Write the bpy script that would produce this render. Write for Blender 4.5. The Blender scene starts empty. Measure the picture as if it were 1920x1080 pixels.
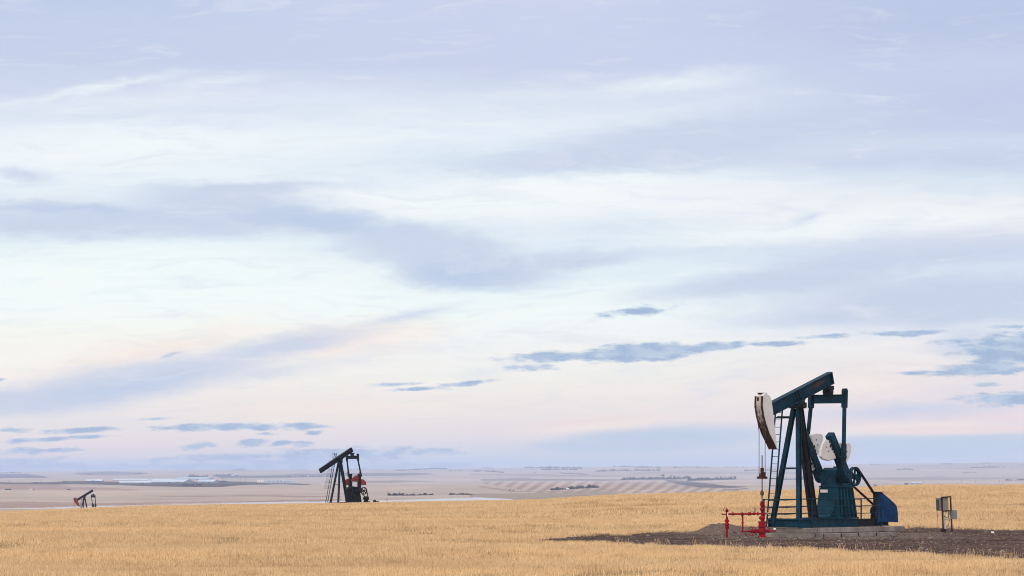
import bpy, math, random
import numpy as np
from mathutils import Vector, Matrix
R = math.radians
random.seed(7)
rng = np.random.default_rng(11)
scene = bpy.context.scene
COL = scene.collection

# ------------------------------------------------------------------ camera
EYE, F = 3.25, 8000.0          # eye height over the well pad (m); focal length in 1920-wide pixels
cam = bpy.data.objects.new('camera', bpy.data.cameras.new('camera'))
COL.objects.link(cam)
cam.location = (0, 0, EYE)
cam.rotation_euler = (R(90), 0, 0)
cam.data.sensor_width = 36
cam.data.lens = F/1920*36
cam.data.shift_y = 338/1920
cam.data.clip_start, cam.data.clip_end = 1.0, 90000
scene.camera = cam

# ------------------------------------------------------------------ colour management and sampling
scene.view_settings.view_transform = 'Standard'
scene.view_settings.look = 'None'
scene.view_settings.exposure = 0.0
scene.view_settings.gamma = 1.0
scene.view_settings.use_curve_mapping = False
scene.cycles.use_denoising = True
scene.cycles.denoising_input_passes = 'RGB_ALBEDO_NORMAL'
scene.cycles.denoising_prefilter = 'ACCURATE'
scene.cycles.filter_width = 1.0
scene.cycles.max_bounces = 4
scene.cycles.volume_bounces = 1
scene.cycles.transparent_max_bounces = 8

# ------------------------------------------------------------------ sun (soft, low, behind the camera to the left)
SUN_EL, SUN_AZ = R(24), R(215)           # azimuth clockwise from +Y
sd = bpy.data.lights.new('sun', 'SUN')
sd.energy, sd.angle, sd.color = 0.8, R(25), (1.0, .91, .80)
sun = bpy.data.objects.new('sun', sd); COL.objects.link(sun)
sun_dir = Vector((math.sin(SUN_AZ)*math.cos(SUN_EL), math.cos(SUN_AZ)*math.cos(SUN_EL), math.sin(SUN_EL)))
sun.rotation_euler = sun_dir.to_track_quat('Z', 'Y').to_euler()
sun.location = (-40, -40, 60)

# ------------------------------------------------------------------ sky
def lin(c):
    return tuple((v/255/12.92) if v/255 <= .04045 else ((v/255+.055)/1.055)**2.4 for v in c)

world = bpy.data.worlds.new('World'); scene.world = world
world.use_nodes = True
NT = world.node_tree
NT.nodes.clear()

class G:
    """small helper writing shader maths as expressions"""
    def __init__(s, nt): s.nt = nt
    def put(s, sock, v):
        if isinstance(v, bpy.types.NodeSocket): s.nt.links.new(v, sock)
        elif v is not None: sock.default_value = v
    def m(s, op, a, b=None, c=None, clamp=False):
        n = s.nt.nodes.new('ShaderNodeMath'); n.operation = op; n.use_clamp = clamp
        for i, v in enumerate((a, b, c)): s.put(n.inputs[i], v)
        return n.outputs[0]
    def smooth(s, v, a, b, lo=0.0, hi=1.0):
        n = s.nt.nodes.new('ShaderNodeMapRange'); n.interpolation_type = 'SMOOTHSTEP'
        for i, x in enumerate((v, a, b, lo, hi)): s.put(n.inputs[i], x)
        return n.outputs[0]
    def xyz(s, x, y, z=0.0):
        n = s.nt.nodes.new('ShaderNodeCombineXYZ')
        for i, v in enumerate((x, y, z)): s.put(n.inputs[i], v)
        return n.outputs[0]
    def sep(s, v):
        n = s.nt.nodes.new('ShaderNodeSeparateXYZ'); s.put(n.inputs[0], v); return n.outputs
    def noise(s, vec, scale=1.0, detail=3.0, rough=.5, dist=0.0):
        n = s.nt.nodes.new('ShaderNodeTexNoise'); s.put(n.inputs['Vector'], vec)
        n.inputs['Scale'].default_value = scale; n.inputs['Detail'].default_value = detail
        n.inputs['Roughness'].default_value = rough; n.inputs['Distortion'].default_value = dist
        return n.outputs[0]
    def mix(s, f, a, b, blend='MIX'):
        n = s.nt.nodes.new('ShaderNodeMix'); n.data_type = 'RGBA'; n.blend_type = blend
        s.put(n.inputs[0], f)
        for i, v in ((6, a), (7, b)):
            s.put(n.inputs[i], v if isinstance(v, bpy.types.NodeSocket) else (tuple(v)+(1,))[:4])
        return n.outputs[2]
    def ramp(s, f, stops):
        n = s.nt.nodes.new('ShaderNodeValToRGB'); s.put(n.inputs[0], f)
        cr = n.color_ramp
        while len(cr.elements) < len(stops): cr.elements.new(1.0)
        for e, (p, c) in zip(cr.elements, stops): e.position = p
        for e, (p, c) in zip(cr.elements, stops): e.color = tuple(c)+(1,)
        return n.outputs[0]
    def ellipse(s, vec, e):
        n = s.nt.nodes.new('ShaderNodeMapping'); n.vector_type = 'TEXTURE'
        s.put(n.inputs[0], vec)
        cx, cy, rx, ry, ang = e[:5]
        n.inputs[1].default_value = (cx, cy, 0)
        n.inputs[2].default_value = (0, 0, R(ang))
        n.inputs[3].default_value = (rx, ry, 1e9)
        l = s.nt.nodes.new('ShaderNodeVectorMath'); l.operation = 'LENGTH'
        s.nt.links.new(n.outputs[0], l.inputs[0])
        return l.outputs['Value']
    def blobs(s, vec, es):
        """max over the ellipses of weight*(1 - normalised distance)"""
        out = None
        x, y = vec                      # chained through z so the shader keeps few values alive at once
        for e in es:
            w = e[5] if len(e) > 5 else 1.0
            v = s.m('MULTIPLY_ADD', s.ellipse(s.xyz(x, y, 0.0 if out is None else out), e), -w, w)
            out = v if out is None else s.m('MAXIMUM', out, v)
        return out

g = G(NT)
tc = NT.nodes.new('ShaderNodeTexCoord')
dx, dy, dz = g.sep(tc.outputs['Generated'])
# sky angles: U along the horizon, V up from it, one unit = 1/8000 radian; U = 0 lies dead ahead (+Y)
U = g.m('MULTIPLY', g.m('ARCTAN2', dx, dy), F)
V = g.m('MULTIPLY', g.m('ARCSINE', dz), F)
warp1 = g.noise(g.xyz(g.m('MULTIPLY', U, 1/520), g.m('MULTIPLY', V, 1/110), 3.1), 1, 4, .55)
warp2 = g.noise(g.xyz(g.m('MULTIPLY', U, 1/130), g.m('MULTIPLY', V, 1/45), 7.7), 1, 4, .6)
warp3 = g.noise(g.xyz(g.m('MULTIPLY', U, 1/70), g.m('MULTIPLY', V, 1/24), 2.3), 1, 4, .65)
fade0 = g.smooth(V, 20, 160)
slope = g.m('MULTIPLY', U, -.012)
Vw = g.m('ADD', g.m('ADD', V, slope), g.m('MULTIPLY', fade0, g.m('ADD', g.m('MULTIPLY_ADD', warp1, 84, -42), g.m('MULTIPLY_ADD', warp2, 22, -11))))
Uw = g.m('ADD', U, g.m('MULTIPLY_ADD', warp2, 90, -45))
T = g.m('DIVIDE', Vw, 900, clamp=True)

def column(tab):           # (height above the horizon, colour) -> ramp
    return g.ramp(T, sorted((max(0, 878-p)/900, lin(c)) for p, c in tab))
left = column([(878,(196,214,233)),(868,(208,216,232)),(850,(236,225,230)),(820,(242,230,230)),(790,(238,233,233)),(760,(241,236,236)),
    (720,(248,241,237)),(690,(250,245,241)),(655,(252,250,243)),(615,(251,253,246)),(560,(246,255,254)),(482,(243,254,254)),(452,(232,245,251)),
    (420,(220,234,245)),(392,(214,225,242)),(362,(230,240,249)),(330,(236,245,252)),(290,(243,249,254)),(240,(236,243,252)),(212,(222,231,245)),
    (185,(227,234,248)),(160,(208,216,239)),(110,(199,210,236)),(40,(198,209,236)),(-10,(193,206,235))])
mid = column([(878,(201,217,233)),(862,(208,219,234)),(840,(224,223,233)),(805,(240,230,230)),(760,(245,237,233)),(705,(246,245,240)),(655,(246,247,247)),
    (605,(245,253,252)),(548,(238,250,253)),(490,(224,237,248)),(425,(228,238,248)),(392,(243,248,252)),(352,(247,250,253)),(333,(236,244,251)),
    (300,(220,233,245)),(262,(234,242,251)),(230,(229,238,248)),(182,(223,231,245)),(157,(213,222,241)),(130,(203,211,238)),(60,(203,211,238)),(-10,(206,213,239))])
right = column([(878,(205,211,229)),(868,(204,212,230)),(842,(201,213,232)),(818,(222,221,232)),(800,(240,223,229)),(745,(234,227,233)),(695,(240,233,234)),
    (652,(242,239,241)),(622,(226,231,243)),(598,(206,216,237)),(545,(202,212,236)),(522,(212,227,243)),(500,(202,214,237)),(462,(216,223,240)),
    (420,(240,243,248)),(382,(240,243,248)),(343,(215,228,243)),(312,(201,211,236)),(276,(210,219,240)),(250,(197,208,235)),(200,(194,205,234)),
    (130,(198,208,236)),(60,(188,200,230)),(-10,(186,199,230))])
Uc = g.m('MULTIPLY_ADD', warp1, 300, g.m('ADD', U, -150))
sky = g.mix(g.smooth(Uc, -800, 60), left, mid)
sky = g.mix(g.smooth(Uc, 80, 860), sky, right)

def E(px, py, rx, ry, ang=0, w=1.0): return (px-960, 878-py, rx, ry, ang, w)
P = (Uw, g.m('ADD', V, g.m('MULTIPLY', fade0, g.m('ADD', g.m('MULTIPLY_ADD', warp3, 30, -15), g.m('ADD', g.m('MULTIPLY_ADD', warp1, 40, -20), g.m('MULTIPLY_ADD', warp2, 30, -15))))))
# broad pale openings
b = g.blobs(P, [E(930,376,360,42,2), E(250,530,900,95,0), E(280,272,520,40,3,.8), E(1480,432,420,40,5,.9), E(1080,345,380,22,3), E(1050,600,380,60,2,.8), E(640,575,300,50,4,.8), E(190,170,250,15,9,.75), E(400,160,190,26,3,.55), E(1270,158,240,30,4,.6), E(800,365,230,24,2,1.1), E(1700,415,330,40,3,.7)])
sky = g.mix(g.m('MULTIPLY', g.smooth(b, 0, .85), .75), sky, lin((247,254,254)))
# rosy light low over the horizon
b = g.blobs(P, [E(1700,808,330,22,1), E(300,660,360,40,10,.7), E(640,640,300,55,6,.8), E(1130,800,250,28,2,.7), E(1560,730,300,45,2,.6), E(560,770,420,40,2,.6)])
sky = g.mix(g.m('MULTIPLY', g.smooth(b, 0, .75), .8), sky, lin((253,237,229)))
# broad lavender-blue veils
b = g.blobs(P, [E(250,715,420,52,9), E(40,752,330,44,3), E(520,652,290,34,10,.8), E(760,592,180,20,13,.55), E(520,408,300,44,-6), E(800,462,260,56,-7), E(900,505,230,50,-4),
    E(1080,490,200,26,5,.8), E(450,358,280,24,3,.9), E(90,398,170,18,0,.8), E(260,424,420,42,0,1.0), E(420,378,250,46,-1,1.0), E(60,428,240,30,0,.8), E(40,330,110,24,-8,.6), E(1500,522,440,38,7), E(1790,560,330,54,3), E(1330,262,480,62,5), E(1130,300,420,36,2,.9),
    E(1560,590,260,30,4,.6), E(1290,815,330,32,3,.8), E(1740,838,380,34,0), E(1700,772,300,26,1,.6), E(480,700,240,30,7,.5), E(1290,195,120,18,4,-.0)])
sky = g.mix(g.m('MULTIPLY', g.smooth(b, 0, .72), .86), sky, lin((200,211,235)))
b = g.blobs(P, [E(870,512,190,44,-3), E(600,415,260,34,-5,.9), E(180,398,240,16,-1,.7), E(1520,402,46,16,12,.6), E(220,728,260,26,8,.7), E(1820,640,110,40,4,.8)])
sky = g.mix(g.m('MULTIPLY', g.smooth(b, 0, .9), .8), sky, lin((187,205,234)))
b = g.blobs(P, [E(180,542,600,84,0,1.1), E(560,560,260,50,6,.7)])
sky = g.mix(g.m('MULTIPLY', g.smooth(b, 0, .7), .8), sky, lin((246,255,254)))
b = g.blobs(P, [E(1230,826,230,30,2), E(1760,838,330,28,0), E(1100,838,160,20,0,.7)])
sky = g.mix(g.m('MULTIPLY', g.smooth(b, 0, .6), .8), sky, lin((190,209,231)))
b = g.blobs(P, [E(1790,807,260,11,0), E(1100,790,160,14,4,.6)])
sky = g.mix(g.m('MULTIPLY', g.smooth(b, 0, .7), .75), sky, lin((246,224,224)))
# streaky texture of the veils
st = g.noise(g.xyz(g.m('MULTIPLY', Uw, 1/190), g.m('MULTIPLY', Vw, 1/26), 1.7), 1, 7, .66, .6)
sky = g.mix(g.m('MULTIPLY', g.smooth(st, .45, .75), g.m('MULTIPLY', fade0, .34)), sky, lin((206,217,238)))
sky = g.mix(g.m('MULTIPLY', g.smooth(st, .5, .25), g.m('MULTIPLY', fade0, .26)), sky, lin((252,251,250)))
# small dark-blue flat clouds, ragged by noise
rag = g.noise(g.xyz(g.m('MULTIPLY', U, 1/46), g.m('MULTIPLY', V, 1/13), 9.2), 1, 5, .62)
ragl = g.noise(g.xyz(g.m('MULTIPLY', U, 1/150), g.m('MULTIPLY', V, 1/34), 4.2), 1, 2, .5)
Pn = (g.m('ADD', U, g.m('MULTIPLY_ADD', ragl, 60, -30)), g.m('ADD', V, g.m('MULTIPLY_ADD', ragl, 10, -5)))
small = g.blobs(Pn, [E(1205,661,150,21,3,1.7), E(1050,668,130,13,2,1.3), E(988,690,56,8,0), E(1310,652,130,11,4,1.4), E(1450,645,100,6,1,1.0), E(1540,633,60,5,1,1.0), E(1690,626,100,7,2,1.3), E(1790,639,50,4,1,.9),
    E(1195,583,64,11,6,.9), E(1140,592,24,6,-10,.6), E(1905,655,140,36,8,1.7), E(1850,692,130,17,4,1.6), E(1880,750,110,15,1,1.4), E(1835,722,34,6,0), E(1795,640,60,6,2,.8),
    E(735,722,56,5,3), E(790,729,80,5,2), E(880,719,66,6,6), E(455,801,190,9,1,1.2), E(575,797,70,6,-2), E(292,786,36,5,2), E(500,815,28,5,0), E(597,810,20,5,3),
    E(374,836,32,9,8,1.2), E(462,832,40,10,9,1.2), E(521,832,24,6,6), E(570,832,32,7,4), E(150,808,90,6,3), E(25,808,46,6,0), E(70,826,80,6,3), E(170,819,50,4,2),
    E(40,846,62,8,0,1.1), E(120,845,40,6,2), E(60,863,90,7,1), E(430,857,190,9,3,1.1), E(640,852,190,14,1,1.1), E(810,846,100,9,1), E(560,866,200,9,0),
    E(80,878,280,10,0,1.2), E(380,879,300,10,0,1.2), E(700,874,260,11,0,1.1), E(318,667,22,5,10,.9), E(1880,614,56,5,1), E(1740,700,90,5,1,.7), E(0,712,20,5,0)])
sm = g.m('ADD', small, g.m('MULTIPLY_ADD', rag, 2.2, -1.14))
sky = g.mix(g.m('MULTIPLY', g.smooth(sm, -.12, .70), .95), sky, g.mix(g.smooth(rag, .36, .64), lin((186,205,229)), lin((156,181,215))))
# rest of the dome, beyond the picture: overcast, brightened overhead and warmly behind the camera to light ground and haze
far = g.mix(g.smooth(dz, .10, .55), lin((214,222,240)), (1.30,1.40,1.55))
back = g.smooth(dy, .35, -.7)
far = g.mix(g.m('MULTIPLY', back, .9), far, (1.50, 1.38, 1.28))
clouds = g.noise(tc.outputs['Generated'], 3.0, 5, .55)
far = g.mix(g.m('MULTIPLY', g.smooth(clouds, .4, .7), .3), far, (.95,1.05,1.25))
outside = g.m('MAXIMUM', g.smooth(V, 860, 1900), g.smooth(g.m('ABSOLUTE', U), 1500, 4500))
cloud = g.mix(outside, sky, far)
nish = NT.nodes.new('ShaderNodeTexSky')
nish.sky_type = 'NISHITA'; nish.sun_disc = False
nish.sun_elevation, nish.sun_rotation = SUN_EL, SUN_AZ
nish.altitude, nish.air_density, nish.dust_density = 700, 1.0, 1.0
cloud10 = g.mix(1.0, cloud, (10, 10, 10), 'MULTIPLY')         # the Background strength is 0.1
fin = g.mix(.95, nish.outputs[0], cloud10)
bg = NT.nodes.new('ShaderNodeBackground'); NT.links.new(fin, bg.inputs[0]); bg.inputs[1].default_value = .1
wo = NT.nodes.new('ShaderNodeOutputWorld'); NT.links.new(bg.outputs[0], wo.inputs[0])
world.cycles.sampling_method = 'MANUAL'
world.cycles.sample_map_resolution = 512

# ------------------------------------------------------------------ helpers: tags, meshes, materials
def tag(o, label=None, cat=None, group=None, kind=None):
    for k, v in (('label', label), ('category', cat), ('group', group), ('kind', kind)):
        if v: o[k] = v
    return o
def empty(name, loc, rz=0.0):
    o = bpy.data.objects.new(name, None); COL.objects.link(o)
    o.location = loc; o.rotation_euler = (0, 0, rz); o.empty_display_size = .3
    return o
def np_mesh(name, verts, faces, mat=None, parent=None, smooth=False, attrs=None):
    """verts (n,3), faces (m,k) all of one size -> linked object"""
    verts = np.asarray(verts, np.float32); faces = np.asarray(faces, np.int32)
    me = bpy.data.meshes.new(name)
    k = faces.shape[1]
    me.vertices.add(len(verts)); me.vertices.foreach_set('co', verts.ravel())
    me.loops.add(faces.size); me.loops.foreach_set('vertex_index', faces.ravel())
    me.polygons.add(len(faces)); me.polygons.foreach_set('loop_start', np.arange(0, faces.size, k, dtype=np.int32))
    if smooth: me.polygons.foreach_set('use_smooth', np.ones(len(faces), bool))
    me.update(calc_edges=True)
    for an, (typ, data) in (attrs or {}).items():
        a = me.attributes.new(an, typ, 'POINT')
        a.data.foreach_set('color' if typ == 'FLOAT_COLOR' else 'value', np.asarray(data, np.float32).ravel())
    if mat: me.materials.append(mat)
    o = bpy.data.objects.new(name, me); COL.objects.link(o)
    if parent: o.parent = parent
    return o

class MB:
    """collects shapes and links them as ONE mesh object"""
    def __init__(s): s.v = []; s.f = []
    def add(s, vs, fs):
        n = len(s.v); s.v += [tuple(v) for v in vs]; s.f += [[n+i for i in f] for f in fs]; return s
    def hexa(s, p):        # 8 points: bottom ring 0-3, top ring 4-7
        return s.add(p, [(3,2,1,0),(4,5,6,7),(0,1,5,4),(1,2,6,5),(2,3,7,6),(3,0,4,7)])
    def box(s, x0, x1, y0, y1, z0, z1):
        return s.hexa([(x0,y0,z0),(x1,y0,z0),(x1,y1,z0),(x0,y1,z0),(x0,y0,z1),(x1,y0,z1),(x1,y1,z1),(x0,y1,z1)])
    def bar(s, a, b, w, h, up=(0,0,1), w2=None, h2=None):
        a, b = Vector(a), Vector(b); d = (b-a).normalized(); up = Vector(up)
        if abs(d.dot(up)) > .97: up = Vector((1,0,0))
        sx = d.cross(up).normalized(); u = sx.cross(d).normalized()
        w2 = w if w2 is None else w2; h2 = h if h2 is None else h2
        q = lambda c, ww, hh: [c-sx*ww/2-u*hh/2, c+sx*ww/2-u*hh/2, c+sx*ww/2+u*hh/2, c-sx*ww/2+u*hh/2]
        return s.hexa(q(a, w, h)+q(b, w2, h2))
    def ibeam(s, a, b, w, h, t=.025, up=(0,0,1)):       # rolled H section
        a, b = Vector(a), Vector(b); d = (b-a).normalized(); upv = Vector(up)
        if abs(d.dot(upv)) > .97: upv = Vector((1,0,0))
        sx = d.cross(upv).normalized(); u = sx.cross(d).normalized(); o = u*(h/2-t/2)
        s.bar(a+o, b+o, w, t, up); s.bar(a-o, b-o, w, t, up); s.bar(a, b, t, h-2*t, up); return s
    def tube(s, pts, r, n=8, cap=True):
        pts = [Vector(p) for p in pts]; rings = []
        rr = r if isinstance(r, (list, tuple)) else [r]*len(pts)
        for i, p in enumerate(pts):
            d = (pts[min(i+1, len(pts)-1)]-pts[max(i-1, 0)]).normalized()
            ref = Vector((0,0,1)) if abs(d.z) < .95 else Vector((1,0,0))
            x = d.cross(ref).normalized(); y = d.cross(x).normalized()
            rings.append([p+x*rr[i]*math.cos(2*math.pi*k/n)+y*rr[i]*math.sin(2*math.pi*k/n) for k in range(n)])
        vs = [v for q in rings for v in q]; fs = []
        for i in range(len(pts)-1):
            for k in range(n):
                fs.append((i*n+k, i*n+(k+1) % n, (i+1)*n+(k+1) % n, (i+1)*n+k))
        if cap: fs += [tuple(range(n)), tuple(range((len(pts)-1)*n, len(pts)*n))]
        return s.add(vs, fs)
    def lathe(s, c, prof, n=14, axis=2):     # profile of (radius, height) turned about an axis through c
        vs, fs = [], []
        for r, h in prof:
            for k in range(n):
                a = 2*math.pi*k/n; p = [r*math.cos(a), r*math.sin(a), h]
                if axis == 1: p = [p[0], p[2], p[1]]
                if axis == 0: p = [p[2], p[0], p[1]]
                vs.append((c[0]+p[0], c[1]+p[1], c[2]+p[2]))
        m = len(prof)
        for i in range(m-1):
            for k in range(n): fs.append((i*n+k, i*n+(k+1) % n, (i+1)*n+(k+1) % n, (i+1)*n+k))
        fs += [tuple(range(n)), tuple(range((m-1)*n, m*n))]
        return s.add(vs, fs)
    def prism(s, poly, y0, y1):              # outline in x,z given a thickness in y
        n = len(poly)
        vs = [(x, y0, z) for x, z in poly]+[(x, y1, z) for x, z in poly]
        fs = [tuple(range(n)), tuple(range(2*n-1, n-1, -1))]+[(i, i+n, (i+1) % n+n, (i+1) % n) for i in range(n)]
        return s.add(vs, fs)
    def rim(s, c, r0, r1, y0, y1, n=28):     # flat ring about a y axis
        vs, fs = [], []
        for k in range(n):
            a = 2*math.pi*k/n; ca, sa = math.cos(a), math.sin(a)
            for r, y in ((r0,y0),(r1,y0),(r1,y1),(r0,y1)): vs.append((c[0]+r*ca, c[1]+y, c[2]+r*sa))
        for k in range(n):
            a, b2 = k*4, ((k+1) % n)*4
            for j in range(4): fs.append((a+j, a+(j+1) % 4, b2+(j+1) % 4, b2+j))
        return s.add(vs, fs)
    def build(s, name, mat, parent=None, bevel=0.0, smooth=False, extra=None):
        me = bpy.data.meshes.new(name); me.from_pydata(s.v, [], s.f)
        import bmesh
        bm = bmesh.new(); bm.from_mesh(me); bmesh.ops.recalc_face_normals(bm, faces=bm.faces)
        if bevel:
            bmesh.ops.bevel(bm, geom=[e for e in bm.edges if len(e.link_faces) == 2 and e.calc_face_angle() > .5], offset=bevel, segments=1, affect='EDGES', clamp_overlap=True)
        if extra:                       # small marks of a second material on the same piece
            bv = [bm.verts.new(v) for v in extra[0].v]
            for f in extra[0].f:
                nf = bm.faces.new([bv[i] for i in f]); nf.material_index = 1
        bm.to_mesh(me); bm.free()
        if smooth:
            for p in me.polygons: p.use_smooth = True
        me.materials.append(mat)
        if extra: me.materials.append(extra[1])
        o = bpy.data.objects.new(name, me); COL.objects.link(o)
        if parent: o.parent = parent
        return o

def mat_new(name):
    m = bpy.data.materials.new(name); m.use_nodes = True
    nt = m.node_tree; bs = nt.nodes['Principled BSDF']
    return m, G(nt), bs
def paint(name, col, rough=.5, rust=.35, rustcol=(.055,.022,.012), var=.35, scale=1.0, stain=None):
    m, q, bs = mat_new(name)
    tcn = q.nt.nodes.new('ShaderNodeTexCoord'); ob = tcn.outputs['Object']
    n1 = q.noise(ob, 1.7*scale, 4, .6); n2 = q.noise(ob, 7*scale, 5, .7); n3 = q.noise(ob, 34*scale, 3, .6)
    c = q.mix(q.smooth(n1, .3, .7), tuple(v*(1-var) for v in col), tuple(v*(1+var) for v in col))
    sx, sy, sz = q.sep(ob)
    drip = q.noise(q.xyz(q.m('MULTIPLY', sx, 9), q.m('MULTIPLY', sy, 9), q.m('MULTIPLY', sz, .9)), 1, 3, .6)
    c = q.mix(q.m('MULTIPLY', q.smooth(drip, .52, .72), .16), c, tuple(.5*a+.5*b2 for a, b2 in zip(col, rustcol)))
    c = q.mix(q.m('MULTIPLY', q.smooth(n3, .55, .8), .25), c, tuple(min(1, v*1.6+.002) for v in col))
    thr = .74-.34*rust
    c = q.mix(q.m('MULTIPLY', q.smooth(n2, thr, thr+.10), min(1, .4+rust)), c, rustcol)
    if stain:
        (x0, z0, rx, rz, ang), sc = stain
        e = q.m('SUBTRACT', 1.0, q.ellipse(q.xyz(sx, sz, 0), (x0, z0, rx, rz, ang)))
        e = q.m('ADD', e, q.m('MULTIPLY_ADD', n2, 2.4, -1.35))
        c = q.mix(q.m('MULTIPLY', q.smooth(e, .0, .4), .8), c, sc)
    q.put(bs.inputs['Base Color'], c)
    q.put(bs.inputs['Roughness'], q.m('MULTIPLY_ADD', n2, .3, rough-.08)); bs.inputs['Specular IOR Level'].default_value = .12
    bp = q.nt.nodes.new('ShaderNodeBump'); bp.inputs['Strength'].default_value = .25; bp.inputs['Distance'].default_value = .01
    q.put(bp.inputs['Height'], n2); q.put(bs.inputs['Normal'], bp.outputs[0])
    return m
def plain(name, col, rough=.8, var=.25, scale=.5, metal=0.0):
    m, q, bs = mat_new(name)
    tcn = q.nt.nodes.new('ShaderNodeTexCoord')
    n1 = q.noise(tcn.outputs['Object'], scale, 5, .6)
    q.put(bs.inputs['Base Color'], q.mix(q.smooth(n1, .3, .7), tuple(v*(1-var) for v in col), tuple(min(1, v*(1+var)) for v in col)))
    bs.inputs['Roughness'].default_value = rough; bs.inputs['Metallic'].default_value = metal
    return m

# ------------------------------------------------------------------ terrain
def vnoise(x, y, seed=0):
    xi, yi = np.floor(x).astype(np.int64), np.floor(y).astype(np.int64)
    fx, fy = x-xi, y-yi; fx = fx*fx*(3-2*fx); fy = fy*fy*(3-2*fy)
    def h(a, c):
        n = (a*374761393+c*668265263+seed*974711) & 0x7fffffff
        n = ((n ^ (n >> 13))*1274126177) & 0x7fffffff
        return ((n ^ (n >> 16)) & 0xffff)/65535.0
    return (h(xi,yi)*(1-fx)+h(xi+1,yi)*fx)*(1-fy)+(h(xi,yi+1)*(1-fx)+h(xi+1,yi+1)*fx)*fy
def sstep(x, a, b2):
    t = np.clip((x-a)/(b2-a), 0, 1); return t*t*(3-2*t)
CREST = np.array([(-900,962),(0,957),(100,953),(160,950),(320,945),(460,943),(620,941.5),(740,939),(900,936.5),(1000,935.5),(1100,928),(1220,923),(1300,922),(1480,916.7),(1600,912.5),(1700,907.5),(1780,906),(1850,907),(1920,906),(2800,902)])
SHORE = np.array([(-900,1930),(60,1945),(330,2150),(600,2330),(740,2455),(900,2650),(960,2480),(1020,1700),(2800,1600)])
HORIZ = np.array([(-900,9),(0,8),(300,4),(640,1.5),(960,-1),(1200,-4),(1400,-3),(1600,-6.5),(1920,-10),(2800,-11)])
FARE = np.array([(1500,96.2),(1700,84.9),(2000,72.2),(2200,65.6),(2400,60.1),(2700,53.4),(3200,45.2),(4000,38.5),(5000,33),(6500,29),(8700,25.5),(11000,19.5),(14000,11),(17000,4.6),(20000,0),(24000,2.5),(60000,8)])
def drop(Y):
    t = np.maximum(Y-380, 0); return np.where(t < 94, -8e-5*t*t, -.707-.015*(t-94))
def rise(Y): return sstep(Y, 232, 400)
_k = np.arange(-2400, 4400, 60.0); _Y = np.linspace(250, 620, 240)
_t = np.interp(_k, CREST[:,0], CREST[:,1])+4.6-878
_lo, _hi = np.full(len(_k), -6.0), np.full(len(_k), 6.0)
for _ in range(40):
    _m = (_lo+_hi)/2
    e = ((EYE-_m[:,None]*rise(_Y)-drop(_Y))*F/_Y).min(1)
    _lo = np.where(e > _t, _m, _lo); _hi = np.where(e > _t, _hi, _m)
def hgt(X, Y0):
    """ground height"""
    X, Y0 = np.asarray(X, float), np.asarray(Y0, float)
    r = np.hypot(X, Y0); Y = np.where(Y0 > .93*r, Y0, r*.93+.07*np.abs(Y0)); Y = np.maximum(Y, 1.0)
    px = 960+F*np.clip(X/Y, -.21, .21)
    near = np.interp(px, _k, (_lo+_hi)/2)*rise(Y)+drop(Y)
    pad = sstep(Y, 138, 160)*(1-sstep(Y, 215, 235))*sstep(px, 950, 1150)
    rel = .10*np.sin(Y*.085+X*.03+1.3*np.sin(X*.05))+.07*np.sin(Y*.19-X*.06+2)+.16*(vnoise(X/14, Y/22, 3)-.5)
    near = near+rel*(1-pad)*sstep(Y, 60, 110)*(1-sstep(Y, 300, 370))
    land = np.interp(Y, FARE[:,0], FARE[:,1])
    hz = np.interp(px, HORIZ[:,0], HORIZ[:,1])
    land = land+hz*sstep(Y, 8500, 20000)+sstep(Y, 4500, 9000)*(.9*np.sin(Y/1900+px/260)+1.5*(vnoise(px/170, Y/2600, 5)-.5)+1.3*(vnoise(px/55, Y/1500, 8)-.5))
    zl = EYE-land*Y/F
    sh = np.interp(px, SHORE[:,0], SHORE[:,1])+60*(vnoise(px/60, Y*0, 9)-.5)
    s = sstep(Y, sh-130, sh+60)
    zl = (-16.6)*(1-s)+zl*s
    ns = np.interp(px, [-900, 100, 330], [1912, 1902, 1500])+36*(vnoise(px/30, Y*0, 12)-.5)
    zl = np.where((Y < ns) & (px < 330), -14.7, zl)
    w = sstep(Y, 1150, 1500)
    return near*(1-w)+zl*w
def gz(x, y): return float(hgt(np.array([x]), np.array([y]))[0])
_hy = np.geomspace(1650, 20500, 3000)
def hit(px, py):
    """where on the far land the sight line under (azimuth px, depression py) meets the ground: x, y, z and metres per unit"""
    x = (px-960)/F*_hy
    e = 878+(EYE-hgt(x, _hy))*F/_hy
    i = np.argmax(e <= py) if (e <= py).any() else len(_hy)-1
    return float(x[i]), float(_hy[i]), gz(x[i], _hy[i]), _hy[i]/F

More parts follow.
